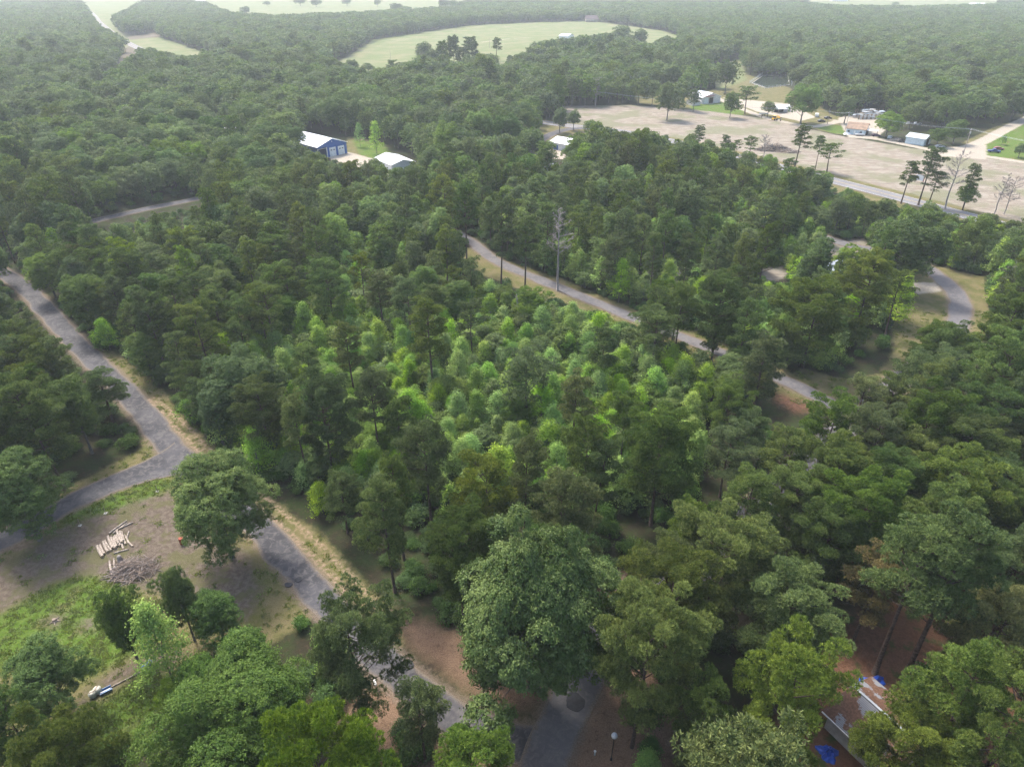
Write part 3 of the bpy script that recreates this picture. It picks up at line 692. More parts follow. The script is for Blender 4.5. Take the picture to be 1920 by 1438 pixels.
T('broad', 0, 405, 1215, 1100, 105, 'dark green', 'low round dark tree beside the bare dirt patch')
T('young', 3, 292, 1290, 1120, 125, 'bright green', 'bright light green pointed tree in the yard')
T('broad', 4, 80, 1345, 1200, 150, 'mid green', 'rounded bushy tree by the lower edge of the lawn')
T('broad', 3, 50, 1205, 1120, 80, 'dark green', 'small dark tree at the left edge of the lawn') if False else None
T('broad', 1, 450, 1450, 1205, 320, 'mid green', 'very wide spreading oak at the bottom left')
T('pine', 0, 660, 1345, 1095, 215, 'mid green', 'wide pine overhanging the road below the tyre-marked verge')
T('pine', 2, 610, 1640, 1300, 300, 'yellow green', 'yellow-green broad pine at the bottom edge')
T('pine', 3, 120, 1620, 1320, 230, 'olive green', 'light clumpy pine at the bottom left corner')
T('pine', 4, 30, 1480, 1290, 120, 'dark green', 'dark pine at the left edge near the bottom')
T('pine', 1, 788, 1430, 1270, 120, 'mid green', 'thin open pine left of the road junction at the bottom')
T('pine', 0, 885, 1560, 1345, 190, 'bright green', 'bright needled pine at the bottom edge below the road junction')
T('pine', 4, 190, 790, 690, 100, 'dark green', 'dark pine reaching over the road bend')
T('broad', 3, 140, 850, 712, 90, 'mid green', 'round green broadleaf tree among the pines left of the road')
T('tallpine', 0, 1500, 315, 233, 42, 'dark green', 'lone tall pine by the highway with layered open branches')
T('tallpine', 2, 1537, 318, 255, 26, 'dark green', 'thin pine beside the lone layered pine')
T('tallpine', 3, 1558, 325, 268, 44, 'dark green', 'leaning bushy pine right of the lone layered pine')
T('tallpine', 0, 1310, 290, 234, 30, 'dark green', 'small pine at the left end of the sandy field')
T('tallpine', 1, 1360, 305, 252, 24, 'dark green', 'slim pine in front of the sandy field, left')
T('tallpine', 3, 1382, 298, 262, 20, 'dark green', 'shortest pine in front of the sandy field')
T('tallpine', 3, 1408, 306, 255, 30, 'mid green', 'open pine in front of the brush heap')
T('tallpine', 1, 1704, 382, 300, 40, 'dark green', 'dark pine beside the highway sign board')
T('tallpine', 2, 1742, 385, 276, 52, 'dark green', 'tallest pine in the highway clump')
T('tallpine', 3, 1752, 388, 320, 46, 'dark green', 'bushy lower pine in the highway clump')
T('tallpine', 0, 1823, 395, 306, 34, 'dark green', 'thin pine right of the bare highway pine')
T('broad', 2, 1815, 395, 345, 40, 'dark green', 'small dark tree at the foot of the thin highway pine')
T('broad', 0, 1255, 226, 155, 58, 'mid green', 'large lone oak on the edge of the sandy field')
T('tallpine', 0, 930, 115, 70, 22, 'dark green', 'single pine standing before the pale hay field')
T('broad', 0, 1050, 250, 202, 34, 'dark green', 'dark oak beside the highway bend')
T('broad', 2, 1076, 245, 206, 28, 'dark green', 'smaller oak right of the oak at the highway bend')
T('young', 1, 703, 290, 228, 30, 'bright green', 'slender light green tree on the lawn by the blue building')
T('young', 0, 673, 276, 232, 22, 'mid green', 'small tree behind the blue building lawn')
T('broad', 3, 1318, 188, 112, 32, 'mid green', 'tall green tree behind the pale barn')
T('broad', 1, 1365, 175, 112, 46, 'dark green', 'big dark tree right of the pale barn')
T('broad', 2, 1303, 210, 165, 26, 'dark green', 'small dark tree left of the pale barn')
T('broad', 0, 1373, 222, 172, 38, 'mid green', 'round tree in front of the pale barn')
T('tallpine', 3, 1402, 214, 160, 40, 'mid green', 'open tree left of the driveway')
T('broad', 2, 1442, 220, 190, 30, 'mid green', 'small green tree before the trailer')
T('broad', 1, 1510, 232, 158, 70, 'mid green', 'large spreading tree over the driveway')
T('broad', 3, 1590, 232, 180, 36, 'dark green', 'narrow dark tree left of the tan-roofed house')
T('broad', 0, 1668, 258, 210, 54, 'bright green', 'round bright tree between the tan-roofed house and the shed')
T('broad', 2, 1762, 275, 240, 40, 'dark green', 'dark tree right of the metal shed')
T('broad', 1, 1795, 270, 225, 44, 'dark green', 'larger dark tree behind the tall utility pole')
T('young', 0, 1882, 272, 254, 18, 'dark green', 'small rounded bush by the dirt road')
T('broad', 2, 1915, 296, 270, 26, 'dark green', 'small dark tree on the lawn by the blue pickup')
T('broad', 1, 1165, 88, 48, 40, 'mid green', 'round oak on the right of the hay field')
T('broad', 0, 1200, 92, 54, 34, 'mid green', 'second oak on the right of the hay field')
T('broad', 1, 1010, 112, 78, 38, 'mid green', 'round oak at the near edge of the hay field')
T('broad', 3, 795, 122, 78, 34, 'mid green', 'leafy tree left of the clump before the hay field')
T('pine', 1, 850, 128, 66, 34, 'dark green', 'dark pine in the clump before the hay field')
T('pine', 3, 885, 122, 68, 36, 'dark green', 'right-hand pine in the clump before the hay field')
for i, (a, b_, c, w_) in enumerate(((812, 132, 92, 30), (830, 134, 76, 28), (868, 134, 88, 30), (900, 135, 100, 28), (785, 134, 104, 26), (955, 128, 104, 22), (1030, 118, 74, 34), (1062, 118, 72, 34), (1090, 116, 66, 36), (1120, 112, 68, 30), (1105, 122, 86, 34), (1140, 108, 84, 30), (735, 140, 112, 30), (660, 140, 112, 30), (690, 138, 118, 26), (760, 138, 116, 28))):
    T('pine' if i in (1, 2, 5, 12) else 'broad', i % 4, a, b_, c, w_, 'dark green' if i % 2 else 'mid green', '%s tree along the near edge of the hay field, counted from the %s' % (ORD0[i % 8], 'clump of pines' if i < 8 else 'single pine rightwards' if i < 12 else 'left corner'))
for i, (k_, a, b_, c, w_, l_) in enumerate((('pine', 1405, 1065, 880, 130, 'nearest'), ('pine', 1478, 985, 800, 125, 'second nearest'), ('pine', 1548, 905, 740, 115, 'third nearest'), ('pine', 1610, 845, 700, 105, 'farthest'))):
    T(k_, i, a, b_, c, w_, ('mid green', 'olive green')[i % 2], 'rounded pine hiding the lower road, %s of the four in that row' % l_)
for i, (a, b_, c, w_) in enumerate(((1370, 745, 662, 80), (1425, 765, 690, 60), (1340, 662, 606, 40))):
    T(('broad', 'pine')[i % 2], i % 4, a, b_, c, w_, ('mid green', 'olive green', 'dark green')[i % 3], '%s tree standing against the right end of the wooded road, counted from its left' % ORD0[[1, 2, 0][i]])
for i, (a, b_, c, w_) in enumerate(((1292, 300, 252, 34), (1328, 312, 262, 36), (1368, 322, 268, 34), (1405, 330, 284, 32), (1440, 340, 290, 36), (1476, 350, 296, 34), (1515, 360, 312, 34), (1548, 372, 322, 32))):
    T(('broad', 'broad', 'tallpine')[i % 3], i % 4, a, b_, c, w_, ('mid green', 'bright green', 'dark green')[i % 3], '%s leafy tree along the near side of the highway, counted from the left' % ORD0[i])
T('broad', 1, 414, 270, 241, 30, 'mid green', 'left of two trees half covering the long white roof in the woods'); T('broad', 2, 442, 272, 243, 28, 'dark green', 'right of two trees half covering the long white roof in the woods')
for a, b_, c, w_, l_ in ((398, 34, 14, 14, 'left of the woods edge'), (460, 30, 12, 20, 'standing out from the woods edge'), (500, 12, 2, 16, 'low group at the left'), (562, 12, -4, 26, 'left of the middle pair'), (592, 14, -2, 22, 'right of the middle pair'), (650, 12, -4, 20, 'alone in mid field'), (707, 14, -3, 14, 'slim and alone'),
                        (742, 28, 6, 26, 'at the field corner'), (760, 30, 12, 30, 'broad one at the field corner'), (832, 20, -2, 26, 'left of the right pair'), (852, 20, 0, 24, 'right of the right pair'), (905, 12, -4, 16, 'rightmost in the field'), (1680, 12, 4, 14, 'alone in the top right field'), (150, 28, 8, 16, 'beside the far pale road')):
    T('broad', len(MAN) % 4, a, b_, c, w_, 'mid green', 'far hazy tree in the pale top field, '+l_)
MAN = [m for m in MAN if m]

def size_from_px(bx, by, top, w, straight=True, wide=False):
    x, y = G(bx, by); Rr = 0.0
    for _ in range(8):
        lo, hi = .5, 60.0
        for _ in range(36):      # the visible outline of a wide crown is its far shoulder
            m = (lo+hi)/2
            q = P(x, y, m)[1]
            if wide: q = min(q, P(x, y+.62*Rr, m*.90)[1])
            if q > top: lo = m
            else: hi = m
        d = P(x, y, lo*.7)[2]; Rr = w/FPX*d/2
        if straight: break
        e = bx-P(x, y, lo*.62)[0]; fx = P(x, y, 0)[0]+e; x, y = G(fx, by)
    return x, y, lo, Rr

KIND = {'pine': ('pine_tree', 'pine'), 'tallpine': ('pine_tree', 'pine'), 'bigpine': ('pine_tree', 'pine'), 'bigbroad': ('broadleaf_tree', 'broadleaf tree'), 'broad': ('broadleaf_tree', 'broadleaf tree'), 'young': ('young_tree', 'young tree'), 'mag': ('magnolia_tree', 'magnolia')}
GROUP = {'pine_tree': 'pines of the wood', 'broadleaf_tree': 'broadleaf trees of the wood', 'young_tree': 'young light green trees', 'bare_tree': 'leafless trees', 'magnolia_tree': None}
TREES = []   # everything planted: dict
def plant(kind, v, x, y, H, Rr, rz, tint, label=None, man=False, val=1.0):
    px, py, d = P(x, y, H*.6)
    TREES.append(dict(kind=kind, v=v, x=float(x), y=float(y), H=float(H), R=float(Rr), rz=float(rz), tint=tint, label=label, man=man, px=float(px), py=float(py), d=float(d), val=val))
for kind, v, bx, by, top, w, tint, lab in MAN:
    x, y, H, Rr = size_from_px(bx, by, top, w, 'leaning bare' in lab, True)
    if kind == 'pine' and Rr > 5.6: kind = 'bigpine'
    if kind == 'broad' and Rr > 6.2: kind = 'bigbroad'
    plant(kind, v, x, y, H, Rr, random.random()*6.28, tint, lab, True)
mx_, my_ = np.array([t['x'] for t in TREES]), np.array([t['y'] for t in TREES]); mr_ = np.array([t['R'] for t in TREES])

# ---- which kind grows where, read off the photograph at crown height
def region(px, py):
    """-> name of the stand"""
    r = np.full(px.shape, 'mixed', dtype='<U10')
    r[(py < 330) & (px < 1010)] = 'oakwood'
    r[(py < 230)] = 'oakwood'
    r[(py < 130)] = 'far'
    r[inside([(1000, 330), (1290, 300), (1560, 370), (1700, 400), (1960, 450), (1960, 620), (1840, 560), (1700, 480), (1560, 440), (1300, 420), (1100, 400)], px, py)] = 'thicket'
    r[inside([(1960, 480), (1960, 640), (1850, 600), (1800, 500)], px, py)] = 'thicket'
    r[inside([(1000, 400), (1560, 400), (1700, 560), (1500, 700), (1180, 590), (900, 470)], px, py)] = 'pinemix'
    r[inside([(560, 300), (1000, 300), (1000, 330), (1000, 480), (700, 470), (400, 360)], px, py)] = 'mixed'
    r[inside([(80, 480), (420, 480), (560, 700), (560, 960), (380, 820), (240, 660)], px, py)] = 'edgepine'
    r[inside([(-90, 560), (120, 590), (290, 760), (250, 900), (60, 960), (-90, 960)], px, py)] = 'pines'
    r[inside([(470, 640), (640, 590), (760, 560), (900, 540), (1180, 600), (1330, 690), (1340, 860), (1230, 960), (1160, 1010), (1040, 930), (930, 900), (800, 950), (690, 975), (580, 900), (450, 800)], px, py)] = 'young'
    r[inside([(400, 430), (700, 400), (880, 500), (760, 570), (560, 640), (420, 560)], px, py)] = 'mixyoung'
    r[inside([(560, 850), (700, 930), (900, 850), (1150, 880), (1180, 1100), (760, 1190), (620, 1000)], px, py)] = 'pinemix'
    r[inside([(1330, 690), (1640, 740), (1700, 640), (1860, 600), (2300, 560), (2300, 2200), (1060, 2200), (1160, 1060), (1240, 980), (1320, 900)], px, py)] = 'pines'
    r[inside([(-500, 1330), (1000, 1300), (1000, 2300), (-500, 2300)], px, py)] = 'pines'
    return r
#                 pine  tall broad young ; spacing keep-probability, height factor, radius factor
MIXES = {'bigpines': (.96, .02, .02, 0, 1.0), 'oakwood': (.06, .02, .90, .02, 1.0), 'far': (.12, 0, .88, 0, 1.0), 'mixed': (.30, .12, .48, .10, 1.0), 'thicket': (.20, .14, .26, .40, .9), 'pinemix': (.42, .34, .12, .12, .5),
         'edgepine': (.45, .20, .30, .05, 1.0), 'pines': (.93, .05, .02, 0, .95), 'young': (0, 0, 0, 0, 0), 'mixyoung': (.28, .20, .22, .30, .62)}
TINTMIX = {'pine': (('mid green', .42), ('olive green', .20), ('dark green', .16), ('grey green', .16), ('yellow green', .06)), 'broad': (('mid green', .42), ('dark green', .33), ('grey green', .12), ('bright green', .13)),
           'young': (('mid green', .35), ('bright green', .45), ('yellow green', .1), ('dark green', .1))}
def pick_tint(kind, n):
    t = TINTMIX[{'tallpine': 'pine', 'bigpine': 'pine', 'bigbroad': 'broad'}.get(kind, kind)]; p = np.array([a[1] for a in t]); return rng.choice(len(t), n, p=p/p.sum()), [a[0] for a in t]
def jitter(y0, y1, sp):
    rows = np.arange(y0, y1, sp*.9); X, Y = [], []
    for i, yy in enumerate(rows):
        hw = 45+.86*max(yy, 20); xs = np.arange(-hw, hw, sp)+(i % 2)*sp/2
        X.append(xs+rng.uniform(-.36, .36, xs.shape)*sp); Y.append(yy+rng.uniform(-.36, .36, xs.shape)*sp)
    return np.concatenate(X), np.concatenate(Y)
def fill(y0, y1, sp, hs, rs, regs, big=0.0):
    x, y = jitter(y0, y1, sp)
    px, py, d = P(x, y, 12.0+0*x); reg = region(px, py)
    rgt = (px > 1000) & (reg == 'pines'); reg[rgt] = 'bigpines'
    tot = np.isin(reg, regs) & np.array([sum(MIXES[r][:4]) > 0 for r in reg]); keepp = np.array([MIXES[r][4] for r in reg])
    ok = tot & (rng.uniform(size=x.shape) < keepp); ok &= (d > 30)
    x, y, reg = x[ok], y[ok], reg[ok]
    ok = off_road(x, y, 1.6)
    dm = np.min(np.hypot(x[:, None]-mx_[None], y[:, None]-my_[None])-(mr_[None]+1.2), 1) if len(x) < 30000 else np.ones(len(x))
    ok &= dm > 0
    x, y, reg = x[ok], y[ok], reg[ok]
    kinds = ['pine', 'tallpine', 'broad', 'young']
    c = np.array([rng.choice(4, p=np.array(MIXES[r][:4])/sum(MIXES[r][:4])) for r in reg])
    isbig = rng.uniform(size=len(x)) < big
    for ki, kind in ((0, 'pine'), (1, 'tallpine'), (2, 'broad'), (3, 'young'), (0, 'bigpine'), (2, 'bigbroad')):
        s = (c == ki) & (isbig == (kind[:3] == 'big') if ki in (0, 2) else True); xx, yy = x[s], y[s]; n = len(xx)
        if not n: continue
        v = rng.integers(0, len(SPEC[kind]), n); sc = rng.uniform(.74, 1.16, n)
        if kind == 'young': sc *= 1.1
        if kind == 'pine': sc *= .93
        Hs = np.array([SPEC[kind][a]['H'] for a in v])*sc*hs; Rs = np.array([SPEC[kind][a]['Rc'] for a in v])*sc*rs
        # small size where the full one would hide a clearing
        b = blocked(xx, yy, Hs, Rs); small = b.copy()
        if b.any():
            Hs2, Rs2 = Hs*.62, Rs*.62; b2 = blocked(xx, yy, Hs2, Rs2); use = b & ~b2; Hs = np.where(use, Hs2, Hs); Rs = np.where(use, Rs2, Rs); b = b & b2
        ti, tn = pick_tint(kind, n); rr_ = reg[s]; bi = tn.index('bright green') if 'bright green' in tn else tn.index('olive green')
        ti = np.where(np.isin(rr_, ['thicket', 'mixyoung', 'mixed']) & (rng.uniform(size=n) < .33), bi, ti)
        for i in np.nonzero(~b)[0]: plant(kind, int(v[i]), xx[i], yy[i], Hs[i], Rs[i], rng.uniform(0, 6.28), tn[ti[i]])
fill(12, 330, 8.2, 1.0, 1.0, ['bigpines'], .9)
fill(12, 330, 6.5, 1.0, 1.0, ['mixed', 'thicket', 'pinemix', 'edgepine', 'pines', 'mixyoung'], .12)
fill(60, 420, 8.6, 1.0, 1.0, ['oakwood', 'far'], .75)
fill(330, 420, 7.5, 1.0, 1.05, ['mixed', 'thicket', 'pinemix', 'mixyoung'], .3)
fill(420, 800, 9.4, 1.0, 1.05, ['oakwood', 'far', 'mixed', 'thicket'], .8)
# saplings of the middle
def fill_young(sp):
    x, y = jitter(90, 260, sp); px, py, d = P(x, y, 6.0+0*x); reg = region(px, py)
    want = (reg == 'young') | ((reg == 'mixyoung') & (rng.uniform(size=x.shape) < .7)) | ((reg == 'thicket') & (rng.uniform(size=x.shape) < .5)) | ((reg == 'pinemix') & (rng.uniform(size=x.shape) < .8)) | ((reg == 'edgepine') & (rng.uniform(size=x.shape) < .25))
    want &= off_road(x, y, 1.2); x, y = x[want], y[want]; v = rng.integers(0, 4, len(x)); sc = rng.uniform(.6, 1.12, len(x))
    big = rng.uniform(size=len(x)) < .15
    Hs = np.array([SPEC['young'][a]['H'] for a in v])*sc; Rs = np.array([SPEC['young'][a]['Rc'] for a in v])*sc*1.1; b = blocked(x, y, Hs, Rs); ti, tn = pick_tint('young', len(x))
    for i in np.nonzero(~b)[0]:
        if big[i]: plant('broad', int(v[i]), x[i], y[i], Hs[i]*.95, Rs[i]*1.25, rng.uniform(0, 6.28), 'bright green')
        else: plant('young', int(v[i]), x[i], y[i], Hs[i], Rs[i], rng.uniform(0, 6.28), tn[ti[i]])
fill_young(3.6)

# ---- the 300 of each kind that show largest stand alone, the rest are the wood behind
byk = {}
for t in TREES:
    t['name'] = KIND[t['kind']][0]; t['app'] = t['R']*(t['H'])**.5/t['d']*(4 if t['man'] else 1)
    vis = -60 < t['px'] < 1980 and -40 < t['py'] < 1500
    t['app'] *= 1 if vis else .001
    byk.setdefault(t['name'], []).append(t)
SOLO = []; REST = []
for k, L in byk.items():
    L.sort(key=lambda t: -t['app']); SOLO += L[:298]; REST += L[298:]
for t in SOLO:
    if t['app'] < .0005*4 and not t['man'] and not (-60 < t['px'] < 1980 and -40 < t['py'] < 1500): REST.append(t); t['drop'] = 1
SOLO = [t for t in SOLO if 'drop' not in t]
print('trees', len(TREES), 'solo', len(SOLO), 'rest', len(REST), {k: len(v) for k, v in byk.items()})

# ---- labels that single each tree out
LAND = [('the road junction', 335, 860), ('the lone round verge tree', 400, 950), ('the log pile', 225, 1015), ('the glossy magnolia', 1000, 1130), ('the round lamp post', 1150, 1400), ('the straw-covered roof', 1620, 1330),
        ('the leafless grey tree', 1465, 930), ('the rusty brown pine', 1600, 1060), ('the khaki pine', 1850, 1170), ('the grassy road corner', 1600, 720), ('the curving road', 1800, 560), ('the large dark oak', 1700, 460),
        ('the small grey house', 1545, 495), ('the pale leafless pine', 1045, 430), ('the broken snag', 968, 590), ('the flat-topped pine', 990, 690), ('the snag-trunked pine', 805, 620), ('the blue building', 610, 265),
        ('the white roof by the lawn', 745, 303), ('the far white roof', 425, 245), ('the white-roofed shed', 1045, 262), ('the highway bend', 1070, 240), ('the sandy field', 1500, 280), ('the highway', 1700, 375), ('the tan-roofed house', 1615, 238),
        ('the metal shed', 1718, 260), ('the pale barn', 1335, 180), ('the fenced pond', 1452, 153), ('the dirt road fork', 1830, 285), ('the hay field', 900, 80), ('the thin road in the wood', 300, 390), ('the upper left road', 50, 540),
        ('the road bend', 190, 690), ('the tyre-marked verge', 560, 980), ('the wooded road', 1000, 520), ('the lower road', 1100, 1260), ('the bright big pine', 1225, 1200), ('the wide spreading oak', 440, 1290), ('the yellow-green broad pine', 590, 1370),
        ('the saplings', 850, 760), ('the vine-wrapped pine', 1430, 710), ('the leaning trunks', 1690, 1180), ('the bright yard tree', 290, 1190)]
DIRS = ['to the right of', 'above and right of', 'above', 'above and left of', 'to the left of', 'below and left of', 'below', 'below and right of']
ORD = ['', 'second ', 'third ', 'fourth ', 'fifth ', 'sixth ', 'seventh ', 'eighth ', 'ninth ', 'tenth ', 'eleventh ', 'twelfth ', 'thirteenth ', 'fourteenth ', 'fifteenth ', 'sixteenth ', 'seventeenth ', 'eighteenth ', 'nineteenth ', 'twentieth ']
lx = np.array([l[1] for l in LAND]); ly = np.array([l[2] for l in LAND]); buck = {}
for t in SOLO:
    if t['label']: continue
    dd = np.hypot(lx-t['px'], (ly-t['py'])*1.3); i = int(dd.argmin()); a = math.atan2(-(t['py']-ly[i]), t['px']-lx[i]); s = int(round(a/(math.pi/4))) % 8
    buck.setdefault((i, s, t['name'], t['tint']), []).append((dd[i], t))
for (i, s, nm, ti), L in buck.items():
    L.sort(key=lambda q: q[0]); noun = {'pine_tree': 'pine', 'broadleaf_tree': 'broadleaf tree', 'young_tree': 'young tree'}[nm]
    for k, (_, t) in enumerate(L):
        o = ORD[k] if k < len(ORD) else f'{k+1}th '
        t['label'] = f"{o}nearest {ti} {noun} {DIRS[s]} {LAND[i][0]}" if k else f"{ti} {noun} nearest {DIRS[s]} {LAND[i][0]}"

def place_tree(t, crown, trunk, H0, R0):
    sx = t['R']/R0*1.0; sz = t['H']/H0
    root = empty(t['name'], (t['x'], t['y'], 0), t['rz']); e_ = .0 if t['man'] else .12; root.scale = (sx*(1+e_*math.sin(t['x'])), sx*(1-e_*math.sin(t['x'])), sz)
    if not t['man']: root.rotation_euler = (.05*math.sin(t['x']*7), .05*math.sin(t['y']*5), t['rz'])
    tag(root, t['label'], KIND[t['kind']][1], GROUP[t['name']])
    tk = link('trunk', trunk, root); cr = link('crown', crown, root)
    c = TINTS[t['tint']]; cr.color = (*[k*t['val'] for k in c], 1)
    return root
for t in SOLO:
    lod = 0 if t['d'] < 190 else (1 if t['d'] < 420 else 2)
    c, tk, H0, R0 = proto(t['kind'], t['v'], lod); place_tree(t, c, tk, H0, R0)

# ---- magnolia, dead trees, snag
def magnolia(seed):
    d = broad(seed, H=17, Rc=8.2, cb=.04, lod=0, lobes=60, lobe_r=.19, mat=M_MAG, dens=1.5, irr=.34, ls=1.1)
    z = d['Q'][..., 2]; k = np.clip(1.32-.66*np.clip((z-3)/14, 0, 1)**1.3, .3, 1.3)[..., None]     # broad skirt, narrower head
    d['Q'][..., :2] = d['Q'][..., :2]*k; L2 = []
    for p, r in d['limbs']: L2.append(([np.array([q[0]*(1.2-.6*min(1, max(0, (q[2]-3)/14))), q[1]*(1.2-.6*min(1, max(0, (q[2]-3)/14))), q[2]]) for q in p], r))
    d['limbs'] = L2; return d
d = magnolia(77)
x, y, H, Rr = size_from_px(1010, 1290, 962, 330, False, True)
root = empty('magnolia_tree', (x, y, 0)); tag(root, 'huge glossy dark magnolia at the point where the two lower roads meet', 'magnolia'); root.scale = (Rr/8.2, Rr/8.2, H/17)
link('trunk', trunk_mesh(d), root); link('crown', crown_mesh(d), root)
def dead(bx, by, top, w, lab, seed, base=.3):
    x, y, H, Rr = size_from_px(bx, by, top, w); a, b_ = bare(seed, H, Rr, base)
    root = empty('bare_tree', (x, y, 0)); tag(root, lab, 'bare tree', GROUP['bare_tree']); link('trunk', a, root); link('branches', b_, root)
dead(1045, 545, 388, 52, 'tall pale leafless pine beside the wooded road', 3, .45)
dead(1462, 1010, 905, 80, 'grey leafless tree caught among the green pines on the right', 4, .35)
dead(1772, 392, 285, 44, 'tall leafless pine in the highway clump', 5, .4)
dead(1862, 405, 325, 36, 'leafless tree near the right end of the highway', 6, .35)
dead(1882, 402, 330, 34, 'rightmost leafless tree beside the highway', 7, .35)
dead(1432, 306, 252, 22, 'thin leafless tree in front of the brush heap', 8, .4)
dead(968, 240, 214, 34, 'pinkish grey leafless tree left of the highway bend', 9, .2)
dead(1116, 200, 146, 26, 'forked leafless tree at the back edge of the sandy field', 10, .4)
dead(230, 265, 228, 34, 'grey leafless crown in the left woods', 12, .2)
dead(95, 300, 255, 40, 'larger grey leafless crown at the far left', 13, .2)
dead(1010, 175, 140, 30, 'reddish grey leafless tree behind the highway', 14, .2)
for i_, (a, b_, c, w_, l_) in enumerate(((1283, 420, 335, 34, 'above the wooded road, right of centre'), (1212, 560, 470, 20, 'thin one just past the wooded road'), (1262, 585, 500, 18, 'thinnest one right of the wooded road'), (1590, 600, 500, 26, 'behind the broad pine by the grassy corner'), (1880, 560, 490, 40, 'at the right edge above the curving road'), (655, 470, 400, 22, 'in the middle of the left woods'), (285, 330, 270, 30, 'left of the blue building'), (1745, 1050, 930, 60, 'among the dense pines on the right'), (1655, 800, 700, 40, 'below the grassy road corner'), (330, 620, 540, 26, 'in the pines right of the left road'))):
    dead(a, b_, c, w_, 'small grey leafless tree '+l_, 30+i_, .3)
x, y, H, _ = size_from_px(972, 632, 552, 10); mb = MB()
mb.tube([(0, 0, 0), (.1, 0, H*.3), (-.15, .1, H*.65), (-.5, 0, H)], [.32, .28, .22, .08], M_DEAD, 8)
for a, z, l in ((.4, .8, 1.6), (2.5, .9, 1.3), (.2, .55, 1.0), (3.4, .7, 1.1)): mb.tube([(-.2, 0, H*z), (-.2+math.cos(a)*l, .2*l, H*z+l*.7)], [.09, .03], M_DEAD, 5)
tag(mb.build('broken_snag', None, (x, y, 0)), 'broken peeling dead trunk standing in the bright saplings', 'dead trunk')

# ---- the wood behind and around: one mass, grown from a few whole-tree patterns kept outside the scene
def fill_far(y0, y1, sp):
    x, y = jitter(y0, y1, sp); px, py, d = P(x, y, 12.0+0*x)
    ok = (px > -120) & (px < 2040); x, y = x[ok], y[ok]; ok = off_road(x, y, 2.0); x, y = x[ok], y[ok]
    Hs = rng.uniform(11, 18, len(x)); Rs = Hs*.34; ok = ~blocked(x, y, Hs, Rs); return x[ok], y[ok], Hs[ok]
pat = bpy.data.collections.new('tree_patterns'); order = []
def addpat(kind, v, lod):
    d = GEN[kind](lod=lod, **SPEC[kind][v]); nm = f'p{len(order):03d}'
    o = bpy.data.objects.new(nm, joined(d, nm)); pat.objects.link(o); order.append((kind, v, lod, d['H'], d['R'])); return len(order)-1
PI_ = {}
for lod in (1, 2, 3):
    for kind in ('pine', 'tallpine', 'broad', 'young', 'bigpine', 'bigbroad'):
        for v in range(len(SPEC[kind])): PI_[(kind, v, lod)] = addpat(kind, v, lod)
pts, idx, rot, scl = [], [], [], []
for t in REST:
    lod = 1 if t['d'] < 300 else (2 if t['d'] < 620 else 3); k = PI_[(t['kind'], t['v'], lod)]; o = order[k]
    pts.append((t['x'], t['y'], 0)); idx.append(k); rot.append(t['rz']); s = t['R']/o[4]; scl.append((s, s, t['H']/o[3]))
for y0, y1, sp_ in ((800, 1300, 10), (1300, 3600, 13.0)):
    x, y, Hs = fill_far(y0, y1, sp_)
    for i in range(len(x)):
        kind = 'pine' if rng.uniform() < .12 else 'bigbroad'; v = int(rng.integers(0, 5)); k = PI_[(kind, v, 3)]; o = order[k]
        f = sp_/10.5; s = Hs[i]/o[3]
        pts.append((x[i], y[i], 0)); idx.append(k); rot.append(rng.uniform(0, 6.28)); scl.append((s*f*1.1, s*f*1.1, s))
print('wood', len(pts))

def scatter(name, pts, idx, rot, scl, coll, label=None, cat=None):
    me = bpy.data.meshes.new(name); me.vertices.add(len(pts)); me.vertices.foreach_set('co', np.asarray(pts, np.float32).ravel())
    a = me.attributes.new('idx', 'INT', 'POINT'); a.data.foreach_set('value', np.asarray(idx, np.int32))
    a = me.attributes.new('rot', 'FLOAT', 'POINT'); a.data.foreach_set('value', np.asarray(rot, np.float32))
    a = me.attributes.new('scl', 'FLOAT_VECTOR', 'POINT'); a.data.foreach_set('vector', np.asarray(scl, np.float32).ravel())
    ng = bpy.data.node_groups.new(name+'_nodes', 'GeometryNodeTree')
    ng.interface.new_socket('Geometry', in_out='INPUT', socket_type='NodeSocketGeometry'); ng.interface.new_socket('Geometry', in_out='OUTPUT', socket_type='NodeSocketGeometry')
    gi, go = ng.nodes.new('NodeGroupInput'), ng.nodes.new('NodeGroupOutput')
    ci = ng.nodes.new('GeometryNodeCollectionInfo'); ci.inputs['Collection'].default_value = coll; ci.inputs['Separate Children'].default_value = True; ci.inputs['Reset Children'].default_value = True
    ip = ng.nodes.new('GeometryNodeInstanceOnPoints'); ip.inputs['Pick Instance'].default_value = True
    def na(nm, ty): n = ng.nodes.new('GeometryNodeInputNamedAttribute'); n.data_type = ty; n.inputs['Name'].default_value = nm; return n.outputs['Attribute']
    cx = ng.nodes.new('ShaderNodeCombineXYZ'); ng.links.new(na('rot', 'FLOAT'), cx.inputs[2])
    ng.links.new(gi.outputs[0], ip.inputs['Points']); ng.links.new(ci.outputs[0], ip.inputs['Instance']); ng.links.new(na('idx', 'INT'), ip.inputs['Instance Index'])
    ng.links.new(cx.outputs[0], ip.inputs['Rotation']); ng.links.new(na('scl', 'FLOAT_VECTOR'), ip.inputs['Scale']); ng.links.new(ip.outputs[0], go.inputs[0])
    o = link(name, me); md = o.modifiers.new('scatter', 'NODES'); md.node_group = ng
    return tag(o, label, cat, None, 'stuff')
scatter('surrounding_woods', pts, idx, rot, scl, pat, 'dense mixed wood stretching away behind the separate trees', 'woods')

